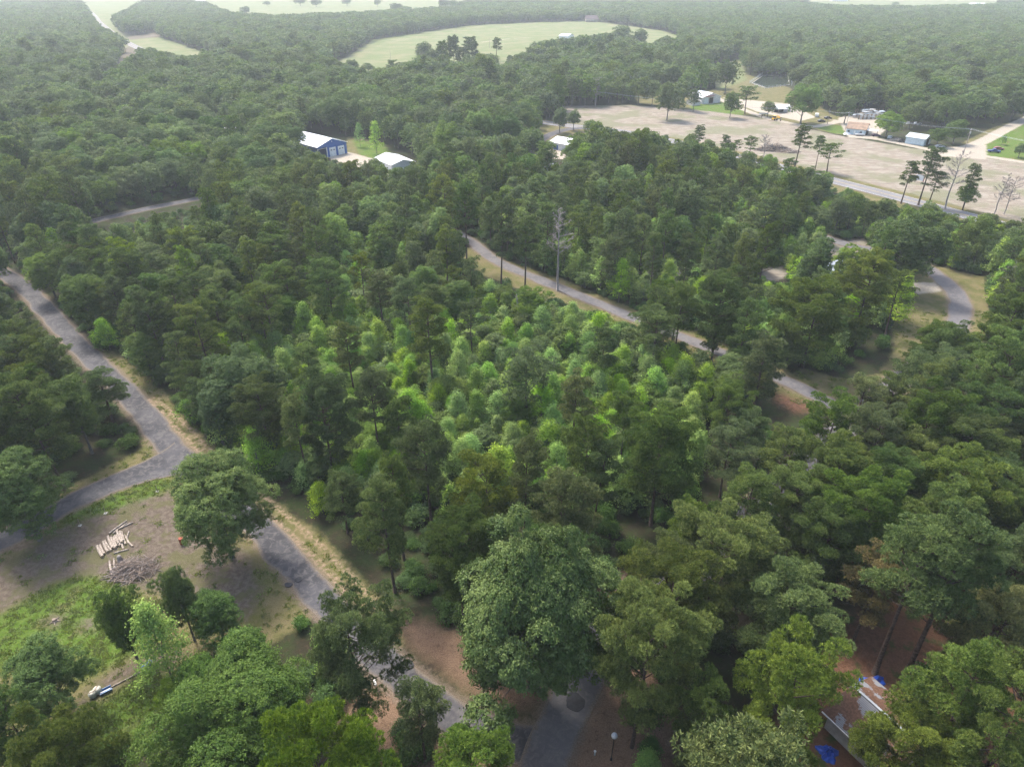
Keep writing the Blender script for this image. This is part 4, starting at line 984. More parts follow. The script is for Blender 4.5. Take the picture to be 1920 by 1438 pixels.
# ---- grass tufts on the open ground
M_GRASS = leaf_mat('grass_blades', (.13, .18, .035), (.24, .28, .075), .4, .7, .1)
gpat = bpy.data.collections.new('grass_patterns')
for v in range(4):
    rg = np.random.default_rng(300+v); n = 34; pos = np.concatenate([rg.normal(size=(n, 2))*.22, np.zeros((n, 1))], 1); Q = needle_tris(pos, np.tile(np.array([[0, 0, 1.1]]), (n, 1)), 3, .15, .05, rg)
    gpat.objects.link(bpy.data.objects.new(f'g{v}', fastmesh(f'g{v}', Q, 4, [M_GRASS], rg.uniform(0, 1, len(Q)))))
x, y = jitter(15, 170, .62); px, py, d_ = P(x, y, 0*x); ok = (px > -40) & (px < 1960) & (py < 1480); x, y = x[ok], y[ok]
lush = np.zeros(x.shape, bool); gr = np.zeros(x.shape, bool); di = np.zeros(x.shape, bool)
for q in Z['lush']: lush |= inside(q, x, y)
for q in Z['grass']: gr |= inside(q, x, y)
for q in Z['dirt']: di |= inside(q, x, y)
patch = np.sin(x*.9+1.7*np.sin(y*.31))*np.sin(y*.8+1.3*np.sin(x*.37)) + .6*np.sin(x*2.3+y*1.1)*np.sin(y*2.1-x*.7)
pr = np.where(lush & ~di, .5, np.where(gr & ~di, np.where(patch > .35, .3, .08), np.where(di, np.where(patch > .8, .25, .015), 0)))
ok = rng.uniform(size=x.shape) < pr
for w, p in ROADS.values(): ok &= linedist(p[::3], x, y) > w/2+.35
for p in ruts: ok &= linedist(p, x, y) > .5
x, y = x[ok], y[ok]; s = rng.uniform(.5, 1.25, len(x)); print('tufts', len(x))
scatter('grass_tufts', np.stack([x, y, 0*x], 1), rng.integers(0, 4, len(x)), rng.uniform(0, 6.28, len(x)), np.stack([s*1.3, s*1.3, s], 1), gpat, 'short rough grass on the lawn and road verges', 'grass')

# ---- undergrowth
upat = bpy.data.collections.new('undergrowth_patterns')
M_UND = leaf_mat('undergrowth_leaves', (.050, .105, .026), (.10, .17, .038), .3)
for v in range(5):
    d = broad(90+v, H=2.2, Rc=1.7, cb=.02, lod=1, lobes=7, lobe_r=.5, mat=M_UND, dens=2.2, ls=.62)
    o = bpy.data.objects.new(f'u{v}', fastmesh(f'u{v}', d['Q'], 4, [M_UND], d['T'])); upat.objects.link(o)
x, y = jitter(20, 330, 2.9); px, py, dd_ = P(x, y, 1.0+0*x); reg = region(px, py)
want = np.where(np.isin(reg, ['young', 'mixyoung', 'thicket', 'pinemix', 'edgepine']), .9, .35); want = np.where((reg == 'pines') & (px > 1250), .22, want)
ok = (rng.uniform(size=x.shape) < want) & (px > -60) & (px < 1990) & off_road(x, y, 1.3)
for q in Z['litter'][:1]+Z['straw']: ok &= ~(inside(q, x, y) & (rng.uniform(size=x.shape) < .85))
x, y = x[ok], y[ok]; s = rng.uniform(.5, 1.35, len(x)); ok = ~blocked(x, y, 2.2*s, 1.5*s); x, y, s = x[ok], y[ok], s[ok]; print('undergrowth', len(x))
scatter('undergrowth', np.stack([x, y, 0*x-.1], 1), rng.integers(0, 5, len(x)), rng.uniform(0, 6.28, len(x)), np.stack([s, s, s*rng.uniform(.6, 1.2, len(x))], 1), upat, 'leafy green undergrowth of vines and bushes covering the forest floor', 'undergrowth')

# ================================================================== BUILDINGS AND OTHER THINGS
W_WHITE = flat('white_metal_roof', (.78, .79, .80), .45, .4, .06, .5)
W_WALL = flat('white_siding', (.62, .63, .62), .7, .25, .1, 1.0)
W_PALE = flat('weathered_pale_siding', (.50, .48, .46), .8, .2, .2, 1.0)
W_BLUE = flat('blue_metal_siding', (.035, .10, .30), .5, .4, .1, .5)
W_LBLUE = flat('pale_blue_siding', (.42, .50, .54), .7, .25, .12, 1.0)
W_GREY = flat('galvanised_sheet', (.46, .50, .53), .45, .4, .12, .8)
W_TAN = flat('tan_shingles', (.25, .18, .13), .9, .15, .25, .6)
W_DARK = flat('dark_opening_and_shade', (.02, .02, .022), .8, .2, .1, 1.0)
W_GLASS = flat('window_glass', (.03, .035, .04), .1, .6, .1, 1.0)
W_WOOD = flat('weathered_timber', (.27, .22, .17), .9, .1, .3, 2.0)
W_CONC = flat('bleached_concrete', (.48, .46, .42), .9, .1, .15, .8)
W_BLACK = flat('black_metal', (.02, .02, .022), .5, .4, .2, 3.0)
W_GLOBE = flat('lamp_globe', (.62, .62, .60), .25, .5, .05, 3.0)
W_TARP = flat('blue_tarp_cloth', (.012, .06, .36), .45, .4, .25, 4.0)
W_NAVY = flat('blue_plastic', (.02, .12, .30), .4, .4, .15, 4.0)
W_CREAM = flat('cream_plastic', (.42, .42, .36), .5, .35, .1, 6.0)
W_LOG = flat('pale_log_wood', (.32, .27, .225), .9, .1, .5, 5.0)
W_LOGE = flat('cut_log_end', (.36, .27, .17), .9, .1, .2, 8.0)
W_STICK = flat('dry_branches', (.24, .19, .155), .95, .1, .4, 4.0)
W_RUST = flat('rusty_red_metal', (.26, .07, .045), .8, .2, .4, 8.0)
W_YEL = flat('yellow_machine_paint', (.75, .42, .03), .5, .35, .15, 2.0)
W_TYRE = flat('tyre_rubber', (.018, .018, .018), .9, .15, .1, 4.0)
W_WATER = flat('pond_water', (.030, .040, .028), .12, .5, .2, .1)

def frame2(A, B):
    a, b = np.array(G(*A)), np.array(G(*B)); return a, float(np.hypot(*(b-a))), math.atan2(b[1]-a[1], b[0]-a[0])
def win(par, name, c, d, mat, rz=0):
    mb = MB(); mb.box(c, d, mat, rz); return mb.build(name, par)
def gable(name, label, cat, A, B, L, eave, ridge, wmat, rmat, along='y', over=.5, kind_extra=None):
    """A, B = front corners on the ground; ridge runs front to back ('y') or left to right ('x')"""
    a, W, rz = frame2(A, B); root = empty(name, (a[0], a[1], 0), rz); tag(root, label, cat)
    w = MB(); t = .2
    if along == 'y':
        w.prism([(0, 0), (W, 0), (W, eave), (W/2, ridge), (0, eave)], 'y', 0, t, wmat)
        w.prism([(0, 0), (W, 0), (W, eave), (W/2, ridge), (0, eave)], 'y', L-t, L, wmat)
        w.box((t/2, L/2, eave/2), (t, L-2*t, eave), wmat); w.box((W-t/2, L/2, eave/2), (t, L-2*t, eave), wmat)
        k = (ridge-eave)/(W/2); e0 = eave-over*k+.08
        r = MB(); r.prism([(-over, e0), (W/2, ridge+.08), (W+over, e0), (W+over, e0+.14), (W/2, ridge+.24), (-over, e0+.14)], 'y', -over, L+over, rmat)
        for q in np.arange(-over+.6, L+over, .9): r.prism([(-over, e0+.14), (W/2, ridge+.24), (W+over, e0+.14), (W+over, e0+.18), (W/2, ridge+.29), (-over, e0+.18)], 'y', q, q+.06, rmat)
    else:
        w.prism([(0, 0), (L, 0), (L, eave), (L/2, ridge), (0, eave)], 'x', 0, t, wmat)
        w.prism([(0, 0), (L, 0), (L, eave), (L/2, ridge), (0, eave)], 'x', W-t, W, wmat)
        w.box((W/2, t/2, eave/2), (W-2*t, t, eave), wmat); w.box((W/2, L-t/2, eave/2), (W-2*t, t, eave), wmat)
        k = (ridge-eave)/(L/2); e0 = eave-over*k+.08
        r = MB(); r.prism([(-over, e0), (L/2, ridge+.08), (L+over, e0), (L+over, e0+.14), (L/2, ridge+.24), (-over, e0+.14)], 'x', -over, W+over, rmat)
        for q in np.arange(-over+.6, W+over, .9): r.prism([(-over, e0+.14), (L/2, ridge+.24), (L+over, e0+.14), (L+over, e0+.18), (L/2, ridge+.29), (-over, e0+.18)], 'x', q, q+.06, rmat)
    w.build('wall', root); r.build('roof', root)
    return root, W, rz

# blue workshop with white roof
a, W, rz = frame2((598, 298.5), (651.5, 287.5))
root = empty('metal_building', (a[0], a[1], 0), rz); tag(root, 'large blue metal building with a white roof and two white garage doors', 'building')
L, ev, rg_ = 24.0, 5.4, 8.2; w = MB(); px_ = W*.31
w.prism([(px_, 0), (W, 0), (W, ev), (W/2, rg_), (0, ev), (0, ev-.9), (px_, ev-.4)], 'y', 0, .2, W_BLUE)
w.box((W-.1, L/2, ev/2), (.2, L-.4, ev), W_BLUE); w.box((.1, L/2+3.5, ev/2), (.2, L-7.4, ev), W_BLUE); w.box((px_+.1, 3.7, ev/2), (.2, 7, ev), W_BLUE)
w.box((px_/2, 7.2, ev/2), (px_, .2, ev), W_BLUE)
w.prism([(0, 0), (W, 0), (W, ev), (W/2, rg_), (0, ev)], 'y', L-.2, L, W_BLUE); w.build('wall', root)
k = (rg_-ev)/(W/2); e0 = ev-.5*k+.08; r = MB(); r.prism([(-.5, e0), (W/2, rg_+.08), (W+.5, e0), (W+.5, e0+.16), (W/2, rg_+.26), (-.5, e0+.16)], 'y', -.5, L+.5, W_WHITE)
for q in np.arange(-.2, L+.4, 1.0): r.prism([(-.5, e0+.16), (W/2, rg_+.26), (W+.5, e0+.16), (W+.5, e0+.2), (W/2, rg_+.31), (-.5, e0+.2)], 'y', q, q+.07, W_WHITE)
r.build('roof', root)
for cx in (W*.50, W*.80):
    dmb = MB(); dmb.box((cx, -.04, 2.1), (3.7, .08, 4.2), W_WALL)
    for z in (.85, 1.7, 2.55, 3.4): dmb.box((cx, -.09, z), (3.7, .03, .06), W_GREY)
    dd = dmb.build('garage_door', root)
    for s in (-.8, .8): win(dd, 'window', (cx+s, -.11, 3.0), (.85, .05, .4), W_GLASS)
for cx in (.12, px_-.12): win(root, 'post', (cx, .12, (ev-.9)/2), (.24, .24, ev-.9), W_WALL)
win(root, 'door_trim', (px_+.02, -.06, ev/2-.3), (.2, .1, ev-.6), W_WALL); win(root, 'trim', (px_/2, -.06, ev-1.0), (px_, .1, .18), W_WALL)
lm = MB(); lm.lathe([(.18, 0), (.22, .15), (.1, .3)], W_WHITE, 8, (W/2, -.2, rg_-1.3)); lm.build('lamp', root)
win(root, 'awning', (W+.9, 6, 2.4), (1.7, 3, .12), W_WHITE)

gable('low_building', 'long low white roof beside the lawn right of the blue building', 'building', (735, 322), (778, 315), 17, 2.8, 4.4, W_WALL, W_WHITE, 'y')
gable('shed', 'small white lean roof left of the low white building', 'shed', (640, 338), (662, 334), 5, 2.6, 3.3, W_WALL, W_WHITE, 'x')
gable('woods_house', 'long white roof half hidden in the trees on the left', 'building', (402, 254), (452, 252), 12, 3.0, 4.8, W_PALE, W_WHITE, 'x')
gable('woods_shed', 'small white roof left of the long half hidden roof', 'shed', (388, 260), (406, 261), 5, 2.4, 3.2, W_PALE, W_WHITE, 'x')
root, W, rz = gable('roadside_shop', 'white-roofed shop with a blue door near the highway bend', 'building', (1031, 279), (1068, 286), 13, 3.4, 5.0, W_WALL, W_WHITE, 'x')
win(root, 'door', (W*.3, -.05, 1.2), (3.0, .1, 2.4), W_BLUE); win(root, 'door', (W*.72, -.05, 1.1), (2.6, .1, 2.2), W_GREY)
gable('carport', 'narrow white roof hidden low in the trees below the roadside shop', 'carport', (1006, 326), (1040, 322), 5, 2.4, 3.1, W_WALL, W_WHITE, 'x')
# pale barn with an open front
root, W, rz = gable('barn', 'pale weathered barn with a broken open front', 'barn', (1316, 196), (1350, 193), 14, 4.2, 6.6, W_PALE, W_WHITE, 'y')
win(root, 'opening', (W*.48, -.05, 2.0), (W*.22, .12, 3.6), W_DARK); win(root, 'awning', (W*.35, -.8, 5.0), (W*.5, 1.6, .12), W_RUST); win(root, 'side_panel', (W*.2, -.08, 2.2), (W*.2, .1, 4.0), W_WALL)
gable('barn_annex', 'low pale shed leaning on the left of the barn', 'shed', (1298, 199), (1313, 198), 8, 2.4, 3.2, W_PALE, W_PALE, 'x')
# trailer home with porch
root, W, rz = gable('trailer_home', 'long pale trailer home with a dark shaded porch', 'trailer home', (1455, 211), (1482, 209), 5.5, 2.9, 3.5, W_PALE, W_WHITE, 'x')
win(root, 'porch_roof', (W*.15, -2.4, 2.6), (W*.7, 4.2, .12), W_GREY)
for s in (-.15, .45): win(root, 'porch_post', (W*s, -4.3, 1.28), (.15, .15, 2.5), W_WOOD)
win(root, 'porch_shade', (W*.16, -.3, 1.2), (W*.62, .3, 2.2), W_DARK)  # near-black box painting the shade under the porch roof
for s in (.75, .9): win(root, 'window', (W*s, -.05, 1.8), (1.0, .08, .8), W_GLASS)
# tan roofed house
root, W, rz = gable('house', 'pale blue house with a tan shingled roof beside the sandy field', 'house', (1585, 251.5), (1621, 255), 15, 3.0, 5.2, W_LBLUE, W_TAN, 'x')
win(root, 'door', (W*.45, -.05, 1.0), (.9, .08, 2.0), W_WALL)
for s in (.14, .78): win(root, 'window', (W*s, -.05, 1.6), (1.1, .08, .8), W_GLASS)
win(root, 'porch_roof', (W+3.2, 4, 2.6), (5.6, 5, .14), W_WHITE)
for dy_ in (1.7, 6.3): win(root, 'porch_post', (W+5.8, dy_, 1.26), (.15, .15, 2.5), W_WOOD)
win(root, 'porch_shade', (W+.6, 4, 1.1), (1.0, 4.4, 2.1), W_DARK)  # dark box standing in for shade beneath the white porch roof
# collapsed structure
x, y = G(1630, 222); root = empty('ruined_shed', (x, y, 0), .1); tag(root, 'collapsed grey shed behind the tan-roofed house', 'ruined shed')
mb = MB(); rr = np.random.default_rng(5)
for i in range(26): mb.box((rr.uniform(-9, 9), rr.uniform(-3, 3), rr.uniform(1.5, 5)), (rr.uniform(2, 5), rr.uniform(1, 3), .12), W_GREY if i % 3 else W_PALE, rr.uniform(-.7, .7))
mb.build('roof', root); mb = MB()
for i in range(14): mb.box((-9+i*1.35, -3.2+rr.uniform(-.2, .2), 1.4), (1.0, .15, 2.8), W_PALE if i % 2 else W_WOOD, rr.uniform(-.2, .2))
mb.build('wall', root); mb = MB()
for i in range(10): mb.tube([(-9+i*2, 3, 0), (-9+i*2+rr.uniform(-1, 1), 2, 5)], .1, W_WOOD, 5)
mb.build('frame', root)
root, W, rz = gable('metal_shed', 'long galvanised metal shed at the edge of the sandy field', 'shed', (1696, 269), (1731, 274.5), 9, 3.4, 4.8, W_LBLUE, W_GREY, 'x', .4)
win(root, 'door', (W+.05, 4.5, 1.5), (.1, 3.4, 3.0), W_DARK)
root, W, rz = gable('grey_house', 'small grey-roofed house half hidden by the pines near the curving road', 'house', (1528, 520), (1556, 530), 11, 3.0, 4.6, W_WALL, W_GREY, 'y')
win(root, 'window', (W*.3, -.05, 1.6), (1.0, .08, .9), W_GLASS); win(root, 'door', (W*.65, -.05, 1.0), (.9, .08, 2.0), W_WALL)
root, W, rz = gable('farmhouse', 'distant brown farmhouse at the far edge of the hay field', 'house', (1098, 42), (1124, 42), 14, 4.5, 9.5, W_WOOD, flat('brown_roof', (.12, .09, .09), .9, .1, .1, 1), 'x')
win(root, 'porch_roof', (W*.3, -2, 3.0), (W*.6, 3.5, .2), W_PALE)
for i, (ax, ay, bx, by, ll) in enumerate(((285, 10, 300, 9, 'white farm roof on the far left horizon'), (345, 7, 385, 5, 'long white farm roof beyond the far left trees'), (1560, 3, 1590, 3, 'far white shed in the field at the top right'), (1820, 12, 1848, 12, 'long pale roof at the far top right'), (1048, 74, 1064, 75, 'small white roof between the oaks of the hay field'))):
    gable('far_shed', ll, 'shed', (ax, ay), (bx, by), 16, 4, 6, W_WALL, W_WHITE, 'x')

# house in the bottom right with a roof covered in straw
A_, B_ = P_ = (np.array(G(1556, 1336, 3.0)), np.array(G(1672, 1446, 3.0)))
W = float(np.hypot(*(B_-A_))); rz = math.atan2(*(B_-A_)[::-1]); root = empty('straw_roof_house', (A_[0], A_[1], 0), rz)
tag(root, 'house with a grey roof almost covered in fallen pine straw', 'house')
m_sr, nt, b = newmat('straw_covered_shingles'); tco = nd(nt, 'ShaderNodeTexCoord').outputs['Object']
n1 = noise(nt, tco, .35, 5, .6); n2 = noise(nt, tco, 3.5, 5, .7)
wv = nd(nt, 'ShaderNodeTexWave'); wv.bands_direction = 'Y'; wv.inputs['Scale'].default_value = 1.6; nt.links.new(tco, wv.inputs[0])
sh = mix(nt, wv.outputs['Fac'], (.17, .18, .20), (.24, .25, .28)); st = mix(nt, sstep(nt, n2, .3, .7), (.09, .05, .034), (.17, .095, .065))
nt.links.new(mix(nt, sstep(nt, mth(nt, 'MULTIPLY_ADD', n2, .22, n1), .63, .67), st, sh), b.inputs['Base Color'])
Lh = 8.2; mb = MB(); mb.box((W/2, Lh/2, 1.45), (W, Lh, 2.9), W_PALE); mb.build('wall', root)
mb = MB(); mb.prism([(-.6, 2.9), (Lh/2, 4.6), (Lh+.6, 2.9), (Lh+.6, 3.08), (Lh/2, 4.8), (-.6, 3.08)], 'x', -.6, W+.6, m_sr); rf = mb.build('roof', root)
mb = MB(); mb.box((W/2, Lh/2, 4.86), (W+1, .3, .08), W_GREY); mb.build('ridge', rf)
win(rf, 'gutter', (W/2, -.68, 2.98), (W+1.2, .14, .14), W_WALL)
win(root, 'skylight', (W*.72, 1.4, 3.62), (1.6, .6, .5), W_DARK)

def crumpled(name, label, px, py, r, h, mat, seed, elong=1.0, rz=0.0):
    rr = np.random.default_rng(seed); n, m = 28, 12; V = []; ph = rr.uniform(0, 6, 8)
    for j in range(m+1):
        t = j/m
        for i in range(n):
            a = 2*math.pi*i/n; q = r*(1-t)*(1+.18*math.sin(3*a+ph[0])+.12*math.sin(5*a+ph[1])+.07*math.sin(11*a+ph[2]))
            z = h*(1-(1-t)**2)*(1+.35*math.sin(4*a+6*t+ph[3])+.25*math.sin(9*a-5*t+ph[4]))*.7+.02
            V.append((q*math.cos(a)*elong, q*math.sin(a), max(.02, z)))
    F = [(j*n+i, j*n+(i+1) % n, (j+1)*n+(i+1) % n, (j+1)*n+i) for j in range(m) for i in range(n)]+[tuple(range(n))[::-1]]
    mb = MB(); mb.add(V, F, mat); x, y = G(px, py); return tag(mb.build(name, None, (x, y, 0), rz), label, 'tarp')
crumpled('tarp_heap', 'crumpled bright blue tarp heap on the ground left of the straw-covered roof', 1552, 1412, 1.15, .9, W_TARP, 3)
crumpled('tarp_cover', 'blue tarp thrown over dark clutter behind the straw-covered roof', 1634, 1284, 1.2, 1.0, W_TARP, 8, 1.7, .5)
crumpled('clutter_heap', 'dark clutter heap beside the tarp behind the roof', 1660, 1306, 1.3, 1.0, W_BLACK, 9, 1.5, -.5)['category'] = 'clutter'

# ---- vehicles
def body_car(name, label, px, py, rz, paint, L=4.6, Wd=1.8, typ='sedan', cat='car'):
    x, y = G(px, py); root = empty(name, (x, y, 0), rz); tag(root, label, cat); h = Wd/2
    mb = MB()
    if typ == 'pickup': o = [(-L/2, .45), (L/2, .45), (L/2, .95), (L*.24, 1.1), (L*.12, 1.75), (-L*.1, 1.8), (-L*.14, 1.1), (-L/2, 1.1)]
    elif typ == 'van': o = [(-L/2, .4), (L/2, .4), (L/2, 1.0), (L*.36, 1.2), (L*.24, 1.95), (-L*.46, 2.0), (-L/2, 1.8)]
    else: o = [(-L/2, .35), (L/2, .35), (L/2, .75), (L*.26, .92), (L*.1, 1.4), (-L*.26, 1.42), (-L*.42, .98), (-L/2, .9)]
    mb.prism(o, 'y', -h, h, paint); mb.build('body', root)
    g = MB(); gz = {'pickup': (1.2, 1.65, L*.11, -L*.1), 'van': (1.25, 1.8, L*.28, -L*.4), 'sedan': (.98, 1.33, L*.12, -L*.28)}[typ]
    g.box(((gz[2]+gz[3])/2, 0, (gz[0]+gz[1])/2), (abs(gz[2]-gz[3])*.9, Wd+.03, gz[1]-gz[0]), W_GLASS); g.build('window', root)
    for sx in (-.3, .32):
        for sy in (-1, 1):
            wb = MB(); prof = [(.34, -.11), (.36, 0), (.34, .11)]; V = []; n = 12
            wb.prism([(.35*math.cos(2*math.pi*i/n)+L*sx, .35*math.sin(2*math.pi*i/n)+.35) for i in range(n)], 'y', sy*h-.12, sy*h+.06 if sy > 0 else sy*h+.12, W_TYRE); wb.build('wheel', root)
    for sy in (-1, 1): hb = MB(); hb.box((L/2+.01, sy*h*.7, .66), (.05, .3, .16), W_WHITE); hb.build('headlight', root)
    return root
P_BLUE = flat('dark_blue_paint', (.03, .05, .16), .35, .5, .05, 1); P_RED = flat('maroon_paint', (.20, .05, .06), .4, .5, .05, 1); P_WHITE = flat('white_paint', (.7, .7, .7), .35, .5, .05, 1)
P_DARK = flat('black_paint', (.025, .027, .035), .35, .5, .05, 1); P_PURP = flat('plum_paint', (.09, .05, .10), .4, .5, .05, 1); P_GREY = flat('silver_paint', (.38, .40, .43), .35, .5, .05, 1)
body_car('pickup_truck', 'dark blue pickup parked on the lawn right of the dirt road', 1863, 286, -.35, P_BLUE, 5.6, 2.0, 'pickup', 'pickup')
body_car('car', 'maroon car parked just behind the dark blue pickup', 1872, 281, -.3, P_RED, 4.6, 1.8)
body_car('car', 'black car on the pale driveway left of the utility pole', 1540, 229, .15, P_DARK)
body_car('car', 'dark car in the shade behind the black car', 1552, 223, .2, P_DARK)
body_car('camper_van', 'white camper van under the spreading driveway tree', 1531, 219, 1.2, P_WHITE, 5.2, 2.0, 'van', 'camper van')
body_car('car', 'plum coloured car right of the tan-roofed house', 1642, 256, -.2, P_PURP)
body_car('car', 'silver car among the junk left of the metal shed', 1668, 260, .9, P_GREY)
body_car('car', 'white car on the track behind the metal shed', 1719, 234, .2, P_WHITE)
body_car('car', 'grey car under the dark trees right of the metal shed', 1762, 277, -.1, P_GREY)
body_car('car', 'tiny dark car on the far pale road at the top left', 187, 46, 2.1, P_DARK)
body_car('van', 'pale van at the bottom edge partly under the yellowish pine', 1456, 1440, 1.4, P_GREY, 5.0, 1.95, 'van', 'van')
# boat
def boat(label, px, py, rz, mat):
    x, y = G(px, py); root = empty('boat', (x, y, .4), rz); tag(root, label, 'boat'); mb = MB()
    sec = [(-2.4, .85), (-1, .95), (.6, .9), (1.8, .5), (2.6, .04)]; V = []
    for sx, hw in sec: V += [(sx, -hw, .7), (sx, -hw*.55, 0), (sx, hw*.55, 0), (sx, hw, .7), (sx, hw*.8, .68), (sx, hw*.45, .2), (sx, -hw*.45, .2), (sx, -hw*.8, .68)]
    F = [(i*8+k, i*8+(k+1) % 8, (i+1)*8+(k+1) % 8, (i+1)*8+k) for i in range(4) for k in range(8)]+[tuple(range(8))[::-1], tuple(range(32, 40))]
    mb.add(V, F, mat); mb.build('hull', root); win(root, 'bench', (-.6, 0, .5), (.4, 1.5, .08), W_WOOD); win(root, 'trailer_frame', (0, 0, -.2), (4.6, .9, .14), W_BLACK)
boat('small white boat with a blue cover in front of the tan-roofed house', 1612, 255, -.25, P_WHITE)
crumpled('boat_cover', 'blue cover bundled on the small white boat', 1611, 254, 1.0, 1.6, P_BLUE, 21, 1.4)['category'] = 'cover'
crumpled('white_bundle', 'white wrapped bundle at the foot of the left utility pole by the tan-roofed house', 1588, 252, 1.6, 1.2, P_WHITE, 22, 1.4)['category'] = 'bundle'
crumpled('scrap_heap', 'brown scrap heap left of the metal shed', 1680, 263, 2.4, 1.2, W_WOOD, 23, 1.6)['category'] = 'scrap heap'
crumpled('white_scrap', 'pale scrap pile beside the white car on the back track', 1701, 232, 1.8, 1.3, W_PALE, 25, 1.4)['category'] = 'scrap heap'
crumpled('dark_scrap', 'dark scrap touching the left end of the metal shed', 1690, 267, 1.5, 1.6, W_BLACK, 24, 1.2)['category'] = 'scrap heap'
# loader
x, y = G(1452, 226); root = empty('loader', (x, y, 0), .4); tag(root, 'small yellow loader with a raised arm on the driveway', 'loader')
mb = MB(); mb.prism([(-1.4, .5), (1.2, .5), (1.3, 1.2), (.4, 1.4), (-.2, 1.5), (-1.4, 1.4)], 'y', -.8, .8, W_YEL); mb.build('body', root)
mb = MB(); mb.box((-.5, 0, 2.0), (1.3, 1.2, 1.1), W_GLASS); mb.box((-.5, 0, 2.62), (1.5, 1.4, .12), W_YEL); mb.build('cab', root)
mb = MB(); mb.tube([(.4, .6, 1.2), (1.9, .6, 2.9), (3.0, .6, 1.8)], .16, W_YEL, 6); mb.tube([(.4, -.6, 1.2), (1.9, -.6, 2.9), (3.0, -.6, 1.8)], .16, W_YEL, 6); mb.build('arm', root)
mb = MB(); mb.prism([(2.8, 1.2), (3.7, 1.1), (3.8, 1.5), (3.1, 2.0)], 'y', -.9, .9, W_YEL); mb.build('bucket', root)
for sx in (-.9, .9):
    for sy in (-.95, .95): mb = MB(); mb.prism([(sx+.55*math.cos(t), .55+.55*math.sin(t)) for t in np.linspace(0, 6.28, 13)[:-1]], 'y', sy-.18, sy+.18, W_TYRE); mb.build('wheel', root)
x, y = G(1431, 217); root = empty('flatbed_trailer', (x, y, 0), -.15); tag(root, 'white flatbed trailer beside the driveway', 'trailer')
win(root, 'deck', (0, 0, .9), (5.5, 2, .2), P_WHITE); win(root, 'side_panel', (0, -.98, 1.4), (5.5, .08, .8), P_WHITE)
for sx in (-.6, .6): mb = MB(); mb.prism([(sx+.38*math.cos(t), .38+.38*math.sin(t)) for t in np.linspace(0, 6.28, 13)[:-1]], 'y', -1.2, -1.02, W_TYRE); mb.build('wheel', root)
for px, py, ll in ((1427, 223, 'dark wooden post at the edge of the driveway'), (1463, 228, 'short dark post right of the yellow loader')):
    x, y = G(px, py); mb = MB(); mb.box((0, 0, 1.1), (.5, .4, 2.2), W_WOOD); mb.box((0, 0, 2.25), (.65, .55, .1), W_BLACK); tag(mb.build('wooden_post', None, (x, y, 0)), ll, 'post')

# ---- utility poles and lines
def pole(bx, by, top, label, arm_rz, tf=False, group='utility poles along the highway', arm=True):
    x, y, H, _ = size_from_px(bx, by, top, 10); H = min(H, 16); root = empty('utility_pole', (x, y, 0), arm_rz); tag(root, label, 'utility pole', group)
    mb = MB(); mb.tube([(0, 0, 0), (0, 0, H)], [.17, .11], M_DEAD, 8); mb.build('pole', root)
    if arm:
        mb = MB(); mb.box((0, .12, H-.6), (2.6, .1, .14), M_DEAD); cr = mb.build('crossarm', root)
        for s in (-1.15, -.4, .4, 1.15): ib = MB(); ib.lathe([(.04, 0), (.07, .08), (.04, .2)], W_WHITE, 6, (s, .12, H-.53)); ib.build('insulator', cr)
    if tf: mb = MB(); mb.lathe([(.22, 0), (.28, .05), (.28, .8), (.2, .9)], W_GREY, 10, (.42, 0, H-2.6)); mb.build('transformer', root)
    return (x, y, H, arm_rz)
pA = pole(1806, 289, 241, 'utility pole with transformer standing at the dirt road fork', .9, True)
pB = pole(1583, 251, 210, 'utility pole with transformer beside the tan-roofed house', .9, True)
pC = pole(1551, 233, 208, 'utility pole beside the black car on the driveway', .9)
pD = pole(1117, 201, 171, 'utility pole at the back edge of the sandy field', 1.0)
far = [pole(412, 112, 95, 'leftmost of the three close cross-armed poles at the far wood', 1.2), pole(432, 113, 99, 'middle of the three close cross-armed poles at the far wood', 1.2), pole(472, 118, 104, 'rightmost of the three close cross-armed poles at the far wood', 1.2),
       pole(721, 170, 144, 'left cross-armed pole above the dark oak wood', 1.1), pole(807, 173, 143, 'middle cross-armed pole above the dark oak wood', 1.1), pole(879, 182, 154, 'right cross-armed pole above the dark oak wood', 1.1)]
for bx, by, top, ll in ((733, 116, 92, 'bare pole standing in the left of the hay field'), (918, 91, 72, 'bare pole in the hay field left of the single pine'), (855, 62, 50, 'bare pole at the back of the hay field'), (1178, 56, 40, 'bare pole at the right end of the hay field')): pole(bx, by, top, ll, 0, False, 'bare poles in the hay field', False)
def wire(a, b, label, offs=(-1.15, 0, 1.15)):
    mb = MB()
    for o in offs:
        p = np.array([a[0]+o*math.cos(a[3]), a[1]+o*math.sin(a[3]), a[2]-.4]); q = np.array([b[0]+o*math.cos(b[3]), b[1]+o*math.sin(b[3]), b[2]-.4])
        s = [p+(q-p)*t-np.array([0, 0, 4*t*(1-t)*min(1.6, np.linalg.norm(q-p)*.02)]) for t in np.linspace(0, 1, 13)]; mb.tube(s, .022, W_BLACK if len(offs) < 3 else W_GREY, 3, False)
    tag(mb.build('power_line'), label, 'power line', 'power lines')
wire(pA, pB, 'power lines between the dirt road fork pole and the tan-roofed house pole'); wire(pB, pC, 'short power lines left of the tan-roofed house pole'); wire(pC, pD, 'long power lines behind the sandy field')
wire(far[0], far[1], 'power lines between the left and middle far poles'); wire(far[1], far[2], 'power lines between the middle and right far poles'); wire(far[3], far[4], 'power lines left of the middle pole above the oak wood'); wire(far[4], far[5], 'power lines right of the middle pole above the oak wood')
xr, yr = G(2080, 345); wire(pA, (xr, yr, 13, .9), 'power lines running off to the right edge')

